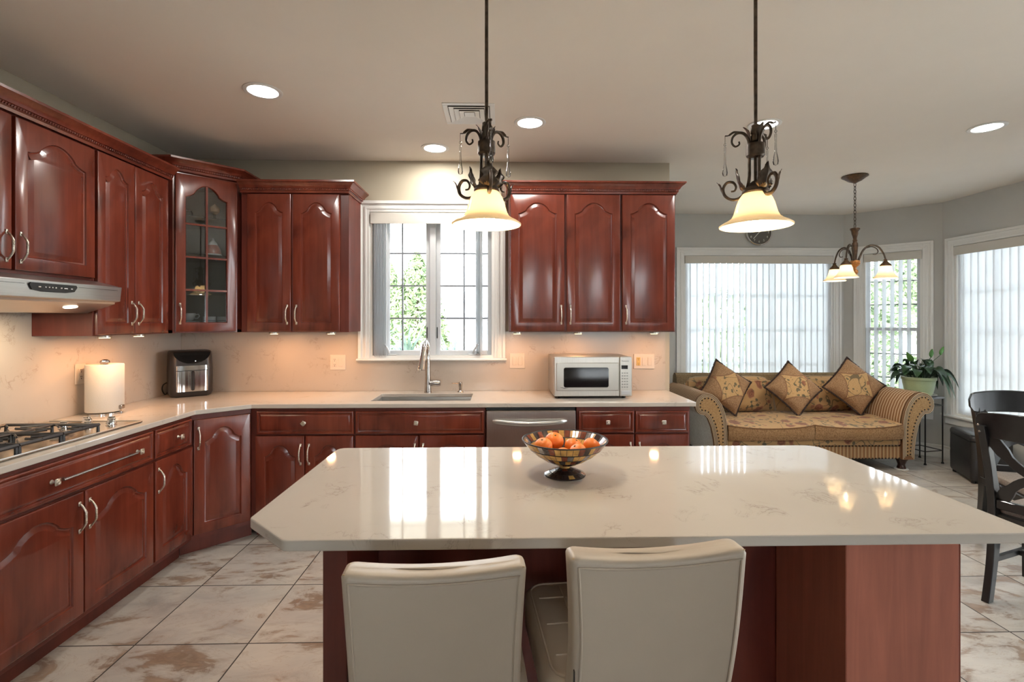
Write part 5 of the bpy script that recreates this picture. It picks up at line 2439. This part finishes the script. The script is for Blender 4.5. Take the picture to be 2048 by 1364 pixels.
# --- throw pillows
def pillow(x, y, z, half, roll, lean, seed, label, yaw=0.0):
    p = thing('throw_pillow', (x, y, z), 0, label, 'pillow', 'patchwork throw pillows on the sofa')
    p.rotation_euler = (lean, 0, yaw)
    Mr = Matrix.Rotation(roll, 4, 'Y')
    m = MB()
    n = 21
    def shape(u, v, s_):
        a, b = 2 * u - 1, 2 * v - 1
        k = (1 - a ** 4) * (1 - b ** 4)
        th = .085 * max(0, k) ** .55
        pin = 1 - .07 * (1 - a * a) * abs(b) ** 3 - .0
        pin2 = 1 - .07 * (1 - b * b) * abs(a) ** 3
        return (a * half * pin2, s_ * th, b * half * pin)
    m.grid(lambda u, v: shape(u, v, -1), n, n)
    m.grid(lambda u, v: shape(u, v, 1), n, n)
    o = m.build('cover', pillow_mat('patchwork_tapestry_%d' % int(seed * 10), seed), p, smooth=80)
    o.rotation_euler = (0, roll, 0)
    o.location = (0, 0, half * 1.36)
    m = MB()
    per = []
    for i in range(34): per.append(shape(i / 34, 0, 0))
    for i in range(34): per.append(shape(1, i / 34, 0))
    for i in range(34): per.append(shape(1 - i / 34, 1, 0))
    for i in range(34): per.append(shape(0, 1 - i / 34, 0))
    random.seed(int(seed * 100))
    for (a, b, c_) in per:
        k = 1.025 + .02 * random.random()
        m.sphere((a * k, b + .006 * (random.random() - .5), c_ * k), (.009, .009, .009), 7, 5)
    m.tube([(a * 1.0, b, c_ * 1.0) for a, b, c_ in per], .006, 5, closed=True)
    f = m.build('fringe', M_FRINGE, p, smooth=60)
    f.rotation_euler = (0, roll, 0)
    f.location = (0, 0, half * 1.36)
    return p


# seat top sits at about 0.50; pillows stand on a corner
pillow(2.415, 5.165, .488, .215, R(45 - 9), R(-20), 1.1, 'left patchwork throw pillow leaning by the grey-backed sofa arm', R(8))
pillow(3.135, 5.155, .484, .212, R(45 + 3), R(-24), 2.3, 'middle patchwork throw pillow standing on its corner')
pillow(3.78, 5.165, .486, .222, R(45 - 2), R(-20), 3.7, 'right patchwork throw pillow against the striped sofa arm', R(-6))

# ------------------------------------------------------------------ plant on its stand
t = thing('plant_stand', (4.425, 5.135, 0), R(12), 'thin black metal plant stand between sofa and right window', 'plant stand')
hs = .115
for sx in (-1, 1):
    for sy in (-1, 1):
        m = MB()
        m.tube([(sx * hs, sy * hs, .004), (sx * hs, sy * hs, .672)], .0065, 8)
        m.lathe([(.013, .0005), (.013, .008), (.007, .02)], 10, c=(sx * hs, sy * hs, 0))
        m.build('leg', M_CHAIR, t)
m = MB()
for z in (.135, .60):
    for (a, b) in (((-1, -1), (1, -1)), ((1, -1), (1, 1)), ((1, 1), (-1, 1)), ((-1, 1), (-1, -1))):
        m.tube([(a[0] * hs, a[1] * hs, z), (b[0] * hs, b[1] * hs, z)], .005, 6)
m.build('rail', M_CHAIR, t)
m = MB()
m.box(-hs - .012, hs + .012, -hs - .012, hs + .012, .668, .690, .004)
m.build('top', plain('grey_slate', (.20, .20, .21), .5, noise=.2, nscale=10), t)
PZ = .690
px0, py0 = 4.385, 5.135
t = thing('potted_plant', (px0, py0, PZ), 0, 'peace lily with drooping dark leaves in a sage green pot', 'plant')
m = MB()
m.lathe([(.0, .0005), (.11, .0005), (.150, .014), (.152, .02), (.148, .02), (.11, .008), (0, .008)], 36)
m.build('saucer', plain('pale_stone_saucer', (.50, .49, .47), .5), t)
m = MB()
m.lathe([(.105, .0085), (.112, .014), (.128, .07), (.138, .13), (.142, .165), (.150, .168), (.151, .195), (.143, .197), (.136, .17), (0, .168)], 40)
m.build('pot', M_POT, t)
m = MB()
m.lathe([(.135, .165), (.1, .176), (0, .182)], 24, cap=False)
m.build('soil', M_SOIL, t)
random.seed(21)


def leaf_blade(m, base, az, reach, rise, droop, L, w, tw=0.0):
    """petiole then blade along an arc"""
    ca, sa = math.cos(az), math.sin(az)
    p0 = Vector(base)
    p1 = p0 + Vector((ca * reach * .45, sa * reach * .45, rise))
    p2 = p0 + Vector((ca * reach, sa * reach, rise - droop))
    pet = [p0.lerp(p1, k / 5) + Vector((0, 0, .03 * math.sin(PI * k / 5))) for k in range(6)]
    m.tube(pet, .0028, 5)
    side = Vector((-sa, ca, tw)).normalized()
    n = 9
    vs_, fs = [], []
    for k in range(n):
        s_ = k / (n - 1)
        q = (p1 * (1 - s_) ** 2 + (p1 + Vector((ca, sa, .25)) * L * .42) * 2 * s_ * (1 - s_) + p2 * s_ ** 2)
        ww = w * (math.sin(PI * min(1, s_ ** .8 * .97 + .03))) ** .8 * (1 - .15 * s_)
        up = Vector((0, 0, .22 * ww))
        vs_ += [q - side * ww + up, q - side * ww * .5 + up * .2, q - up * .3, q + side * ww * .5 + up * .2, q + side * ww + up]
    for k in range(n - 1):
        for j in range(4):
            fs.append((k * 5 + j, k * 5 + j + 1, k * 5 + 6 + j, k * 5 + 5 + j))
    m.add(vs_, fs)


for k in range(58):
    az = 2 * PI * (k * .381966) + random.uniform(-.3, .3)
    ring = (k % 3)
    to_room = abs((az - R(-130) + PI) % (2 * PI) - PI)
    if ring == 2 and to_room < R(50):
        continue                                  # the front of the pot stays clear
    dk = .35 if math.cos(az) < -.3 else 1.0       # leaves above the sofa arm droop less
    m = MB()
    if ring == 0:
        leaf_blade(m, (random.uniform(-.03, .03), random.uniform(-.03, .03), .175), az, random.uniform(.08, .15), random.uniform(.13, .20), dk * random.uniform(.02, .10), .17, .042, random.uniform(-.4, .4))
    elif ring == 1:
        leaf_blade(m, (.06 * math.cos(az), .06 * math.sin(az), .175), az, random.uniform(.16, .22), random.uniform(.09, .14), dk * random.uniform(.12, .22), .17, .044, random.uniform(-.5, .5))
    else:
        leaf_blade(m, (.08 * math.cos(az), .08 * math.sin(az), .175), az, random.uniform(.19, .25), random.uniform(.05, .10), dk * random.uniform(.16, .26), .16, .040, random.uniform(-.5, .5))
    lf = m.build('leaf', M_PLANT, t, smooth=60, fix=False)
for (x, z, az, L) in ((-.165, .33, PI * .95, .15),):
    m = MB()
    leaf_blade(m, (-.03, -.05, .175), R(188), .165, .19, -.10, .13, .036, .8)
    m.build('young_leaf', M_PLANT_L, t, smooth=60, fix=False)
# flower buds on tall stems
for (dx, dz, lean) in ((.105, .475, .01), (.205, .50, .03)):
    m = MB()
    base = Vector((.03, -.03, .18))
    tip = Vector((dx, -.03, dz - .075))
    mid = base.lerp(tip, .55) + Vector((-.02, 0, .02))
    m.tube(bez([base, mid, tip], 6), .0032, 6)
    fl = m.build('flower_stem', M_PLANT, t)
    m = MB()
    def bud(u, v):
        s_ = 2 * u - 1
        w = .030 * math.sin(PI * (v * .96 + .03)) ** .75 * (1 - .35 * v)
        return (tip.x + s_ * w + lean * v, tip.y - .012 * (1 - s_ * s_), tip.z + .088 * v)
    m.grid(bud, 9, 11)
    b = m.build('bud', M_PLANT_L, fl, smooth=60)
    sd = b.modifiers.new('thick', 'SOLIDIFY')
    sd.thickness = .002


# ------------------------------------------------------------------ dining chairs
def dining_chair(label):
    t = thing('dining_chair', (0, 0, 0), 0, label, 'chair', 'black cross-back dining chairs')
    hw = .205
    def post(z):
        # y of the rear post at height z: sabre foot, upright at the seat, leaning back above
        if z < .45:
            return -.075 * ((.45 - z) / .45) ** 1.6
        return -.115 * ((z - .45) / .5) ** 1.4
    for s_ in (-1, 1):
        m = MB()
        n = 20
        vs_, fs = [], []
        for i in range(n + 1):
            z = .925 * i / n
            y = post(z)
            d = .022 + .012 * math.exp(-((z - .43) / .16) ** 2)
            x = s_ * (hw + .004 * (z / .95))
            for (a, b) in ((-.017, -d), (.017, -d), (.017, d), (-.017, d)):
                vs_.append((x + a, y + b, z))
        for i in range(n):
            for k in range(4):
                l = (k + 1) % 4
                fs.append((i * 4 + k, i * 4 + l, i * 4 + 4 + l, i * 4 + 4 + k))
        fs += [(3, 2, 1, 0), tuple(n * 4 + k for k in range(4))]
        m.add(vs_, fs)
        m.build('rear_leg', M_CHAIR, t, smooth=30, bevel=.003)
        m = MB()
        m.tube([(s_ * .215, .40, 0), (s_ * .21, .395, .43)], [.017, .023], 4)
        m.build('front_leg', M_CHAIR, t, smooth=0)
    def curve(x, z):
        return post(z) - .055 * (1 - (x / .25) ** 2) + .006
    # crest rail: deep, bowed to the rear, rounded ends
    m = MB()
    n = 24
    vs_, fs = [], []
    hwid = .255
    for i in range(n + 1):
        x = -hwid + 2 * hwid * i / n
        e = abs(x) / hwid
        rr = math.sqrt(max(0, 1 - max(0, (e - .86) / .14) ** 2)) if e > .86 else 1
        zc = .922
        hgt = (.060 + .010 * (1 - e * e)) * max(.35, rr)
        y = curve(x, zc) + .028
        for (dy, dz) in ((-.011, -hgt), (-.011, hgt * 1.02), (.011, hgt), (.011, -hgt * .97)):
            vs_.append((x, y + dy - .012 * (dz / .06), zc + dz + .014 * (1 - e * e)))
    for i in range(n):
        for k in range(4):
            l = (k + 1) % 4
            fs.append((i * 4 + k, i * 4 + l, i * 4 + 4 + l, i * 4 + 4 + k))
    fs += [(3, 2, 1, 0), tuple(n * 4 + k for k in range(4))]
    m.add(vs_, fs)
    m.build('crest_rail', M_CHAIR, t, smooth=35, bevel=.004)
    m = MB()
    for s_ in (-1, 1):
        for z in (.895, .930):
            m.sphere((s_ * (hw + .010), post(z) - .024, z), (.006, .005, .006), 8, 6)
    m.build('bolt', M_NICKEL, t)
    # crossing curved splats
    for s_ in (-1, 1):
        m = MB()
        pts = []
        for i in range(17):
            u = i / 16
            x = s_ * (.185 - .37 * u)
            z = .52 + .345 * (u + .10 * math.sin(2 * PI * u))
            y = post(z) - .040 * (1 - (x / .2) ** 2) + .010 + s_ * .004
            pts.append((x, y, z))
        vs_, fs = [], []
        for i, p in enumerate(pts):
            a = Vector(pts[max(0, i - 1)])
            b = Vector(pts[min(16, i + 1)])
            d = (b - a).normalized()
            nrm = Vector((-d.z, 0, d.x)).normalized() * (.021 if 2 < i < 14 else .030)
            for (k, dy) in ((-1, -.009), (1, -.009), (1, .009), (-1, .009)):
                vs_.append((p[0] + nrm.x * k, p[1] + dy, p[2] + nrm.z * k))
        for i in range(16):
            for k in range(4):
                l = (k + 1) % 4
                fs.append((i * 4 + k, i * 4 + l, i * 4 + 4 + l, i * 4 + 4 + k))
        fs += [(3, 2, 1, 0), tuple(64 + k for k in range(4))]
        m.add(vs_, fs)
        m.build('cross_splat', M_CHAIR, t, smooth=30, bevel=.002)
    m = MB()
    m.lathe([(.0, -.012), (.016, -.010), (.018, 0), (.0, .002)], 16, mat=Matrix.Translation((0, post(.695) - .036, .695)) @ Matrix.Rotation(PI / 2, 4, 'X'))
    m.build('medallion', M_NICKEL, t)
    # lower back rail, seat frame, cushion
    m = MB()
    m.box(-.19, .19, -.030, -.006, .487, .535, .004)
    m.build('lower_rail', M_CHAIR, t, smooth=0)
    m = MB()
    m.box(-.225, .225, -.015, .425, .405, .458, .006)
    m.build('seat_frame', M_CHAIR, t, smooth=0)
    m = MB()
    rings = []
    for z, q in ((.459, .97), (.475, 1.0), (.495, .98), (.505, .88)):
        rings.append([(x * q, y * q + .21, z) for x, y in rrect(.42, .41, .04)])
    loft(m, rings)
    m.build('seat_cushion', weave_mat('taupe_seat_fabric', (.22, .19, .17), (.36, .32, .29), 160) if 'taupe' not in MATS else MATS['taupe'], t, smooth=45)
    m = MB()
    m.box(-.20, .20, .20, .222, .20, .225)
    for s_ in (-1, 1):
        m.box(s_ * .205 - .010, s_ * .205 + .010, -.02, .40, .20, .225)
    m.build('stretcher', M_CHAIR, t, smooth=0)
    return t


ch = dining_chair('nearer black cross-back dining chair seen from behind, beside the island')
rz = R(-70)
ex = Vector((math.cos(rz), math.sin(rz)))
ey = Vector((-math.sin(rz), math.cos(rz)))
foot = Vector((2.555, 2.56))
q = foot + ex * .205 + ey * .07
ch.location = (q.x, q.y, 0)
ch.rotation_euler = (0, 0, rz)
rz2 = R(162)
ex2 = Vector((math.cos(rz2), math.sin(rz2)))
ey2 = Vector((-math.sin(rz2), math.cos(rz2)))
q2 = Vector((3.13, 3.27)) - ex2 * .255 + ey2 * .08
copy_tree(ch, (q2.x, q2.y, 0), rz2, 'farther black cross-back dining chair showing only its curved crest rail')

# --- ottoman
F = Vector((4.24, 4.40))
Lp = Vector((4.43, 4.83))
d1 = (Lp - F)
ang = math.atan2(d1.y, d1.x) - PI / 2
t = thing('ottoman', (F.x, F.y, 0), ang, 'black leather cube ottoman under the right window sill', 'ottoman')
m = MB()
ol = d1.length
rings = []
for z, q_ in ((.03, .97), (.045, 1.0), (.20, 1.012), (.215, 1.0), (.23, 1.012), (.375, 1.0)):
    rings.append([(x * q_ + .15, y * q_ + ol / 2, z) for x, y in rrect(.30, ol, .035)])
loft(m, rings)
m.build('base', M_LEATHER_B, t, smooth=40)
m = MB()
rings = []
for z, q_ in ((.378, .99), (.385, 1.02), (.41, 1.02), (.43, .97), (.437, .86)):
    rings.append([(x * q_ + .15, y * q_ + ol / 2, z) for x, y in rrect(.30, ol, .04)])
loft(m, rings)
m.build('lid', M_LEATHER_B, t, smooth=45)
for (a, b) in ((.03, .04), (.27, .04), (.03, ol - .04), (.27, ol - .04)):
    m = MB()
    m.lathe([(.015, .0005), (.018, .032)], 12, c=(a, b, 0))
    m.build('foot', M_BLACK, t)


# ------------------------------------------------------------------ garden and neighbours
m = MB()
m.box(-60, 60, BAYY + .5, 90, -.6, -.45)
m.box(RX + .5, 60, -40, BAYY + .5, -.6, -.45)
m.box(-60, 60, -60, REAR - .5, -.6, -.45)
struct(m, 'ground', M_BOUNCE_GROUND)


def foliage(m, fn, n, size):
    for _ in range(n):
        p, nrm = fn()
        s_ = size * random.uniform(.6, 1.3)
        a = Vector((random.gauss(0, 1), random.gauss(0, 1), random.gauss(0, 1))).normalized()
        d = (nrm * .8 + a * .8).normalized()
        u = d.orthogonal().normalized()
        u = (Matrix.Rotation(random.uniform(0, 6.28), 3, d) @ u)
        w = d.cross(u)
        m.add([p - u * s_ * .45, p + w * s_ - d * s_ * .1, p + u * s_ * .45, p - w * s_ * .8 + d * s_ * .25], [(0, 1, 2, 3)])


def cone_tree(x, y, h, r, label, mat, n=2600, size=.09):
    t = thing('arborvitae', (x, y, -.45), 0, label, 'tree', 'evergreens outside the sink window')
    m = MB()
    m.tube([(0, 0, 0), (0, 0, h * .8)], [.09, .02], 8)
    m.build('trunk', plain('bark', (.10, .07, .05), .9), t)
    def pt():
        v = random.random() ** 1.15
        a = random.uniform(0, 2 * PI)
        rr = r * (1 - v) ** .75 * (.72 + .28 * random.random()) * (1 + .12 * math.sin(a * 5 + v * 20)) * min(1, .4 + v * 6)
        return Vector((rr * math.cos(a), rr * math.sin(a), .15 + v * (h - .15))), Vector((math.cos(a), math.sin(a), .5))
    m = MB()
    foliage(m, pt, n, size)
    m.build('crown', mat, t, smooth=0, fix=False)
    return t


def blob_tree(x, y, z, r, label, mat, n=2000, size=.16, name='garden_tree', group='trees beyond the bay windows', trunk=True):
    t = thing(name, (x, y, -.45), 0, label, 'tree', group)
    if trunk:
        m = MB()
        m.tube([(0, 0, 0), (.1, 0, z * .5), (0, .1, z + .3)], [.14, .10, .04], 8)
        m.build('trunk', plain('bark', (.10, .07, .05), .9), t)
    cs = [(Vector((random.uniform(-.7, .7) * r, random.uniform(-.7, .7) * r, z + random.uniform(-.5, .6) * r)), r * random.uniform(.4, .65)) for _ in range(9)]
    def pt():
        c_, q = random.choice(cs)
        d = Vector((random.gauss(0, 1), random.gauss(0, 1), random.gauss(0, 1))).normalized()
        return c_ + d * q * random.uniform(.75, 1.0), d
    m = MB()
    foliage(m, pt, n, size)
    m.build('crown', mat, t, smooth=0, fix=False)
    return t


random.seed(8)
cone_tree(-1.62, 9.8, 3.25, 1.05, 'tall pale arborvitae at the right of the left sash', M_TREE, 7000, .065)
cone_tree(-2.75, 12.6, 3.35, .85, 'shorter arborvitae at the left edge of the sink window', M_TREE, 4500, .07)


def spiky(x, y, n, L, label, z0=-.45, h=1.0):
    t = thing('yucca', (x, y, z0), 0, label, 'plant', 'spiky shrubs outside the sink window')
    m = MB()
    m.tube([(0, 0, 0), (0, 0, h)], [.05, .04], 8)
    m.build('stem', plain('bark', (.10, .07, .05), .9), t)
    m = MB()
    for k in range(n):
        az = k * 2.39996 + random.uniform(-.2, .2)
        el = random.uniform(-.1, 1.35)
        d = Vector((math.cos(az) * math.cos(el), math.sin(az) * math.cos(el), math.sin(el)))
        side = d.cross(Vector((0, 0, 1))).normalized()
        l = L * random.uniform(.7, 1.1)
        base = Vector((0, 0, h + random.uniform(-.25, .05)))
        vs_ = []
        for q in range(5):
            s_ = q / 4
            p = base + d * l * s_ - Vector((0, 0, .30 * l * s_ * s_ * (1 - math.sin(max(0, el)) * .8)))
            w = .026 * (1 - s_) ** .6 * (1 if q else .6)
            vs_ += [p - side * w, p + side * w]
        m.add(vs_, [(2 * q, 2 * q + 1, 2 * q + 3, 2 * q + 2) for q in range(4)])
    m.build('foliage', M_SPIKE, t, smooth=0, fix=False)
    return t


spiky(-1.10, 6.0, 70, .55, 'blue-green spiky shrub in the middle of the left sash', h=1.45)
spiky(-1.95, 7.9, 80, .65, 'blue-green spiky shrub at the left of the sink window', h=1.5)
spiky(-.74, 7.4, 60, .50, 'blue-green spiky shrub behind the window mullion', h=1.35)

# neighbour's house behind the right sash
M_HW = plain('pale_siding', (.62, .61, .59), .8, noise=.05, nscale=2)
M_HR = plain('pale_shingle_roof', (.50, .50, .51), .85, noise=.08, nscale=3)
M_HG = plain('gutter_and_shaded_gable', (.20, .205, .23), .8)
t = thing('neighbour_house', (1.5, 24, -.45), 0, 'pale neighbouring house with a gable coloured as if in shade, seen through the sink window', 'house')
m = MB()
m.box(-3.6, 9, 0, 8, 0, 2.5)
m.build('wall', M_HW, t, smooth=0)
m = MB()
m.prism([(-.4, 2.30), (4, 5.0), (8.4, 2.30), (8.4, 2.2), (-.4, 2.2)], -4.0, 9.4, 'x')
m.build('roof', M_HR, t, smooth=0)
m = MB()
m.box(-4.0, 9.4, -.62, -.40, 1.97, 2.28)
m.build('gutter', M_HG, t, smooth=0)
m = MB()
m.prism([(-3.49, 2.97), (-2.84, 2.66), (-2.84, 3.48)], -.9, .6, 'y')
m.build('gable', M_HG, t, smooth=0)  # dark triangle for a roof slope in shade, shade put into its colour
for k, xw in enumerate((-2.6, -.2, 2.6)):
    m = MB()
    m.box(xw, xw + .9, -.03, .02, .9, 2.0)
    m.build('window', plain('house_window', (.30, .32, .36), .2), t, smooth=0)
M_HW2 = M_HW
t = thing('garden_house', (17.0, 16.0, -.45), R(-35), 'pale outbuilding among the shrubs beyond the bay', 'house')
m = MB()
m.box(-3, 3, -2, 2, 0, 2.6)
m.build('wall', M_HW, t, smooth=0)
m = MB()
m.prism([(-2.4, 2.55), (0, 4.2), (2.4, 2.55)], -3.3, 3.3, 'x')
m.build('roof', M_HR, t, smooth=0)

blob_tree(6.6, 9.6, 2.1, 1.1, 'loose light-green tree outside the open bay blind', M_TREE2, 4000, .075)
blob_tree(9.6, 11.0, 2.7, 1.3, 'second light-green tree farther out from the bay', M_TREE2, 4000, .085)
blob_tree(6.0, 7.3, .85, .6, 'low leafy shrub just outside the bay window', M_TREE2, 2600, .06, trunk=False)
blob_tree(3.6, 9.2, 1.7, 1.1, 'leafy tree behind the closed sofa window blind', M_TREE2, 1800, .12)
blob_tree(8.2, 4.6, 1.9, 1.2, 'leafy tree outside the right wall window', M_TREE2, 1500, .14)
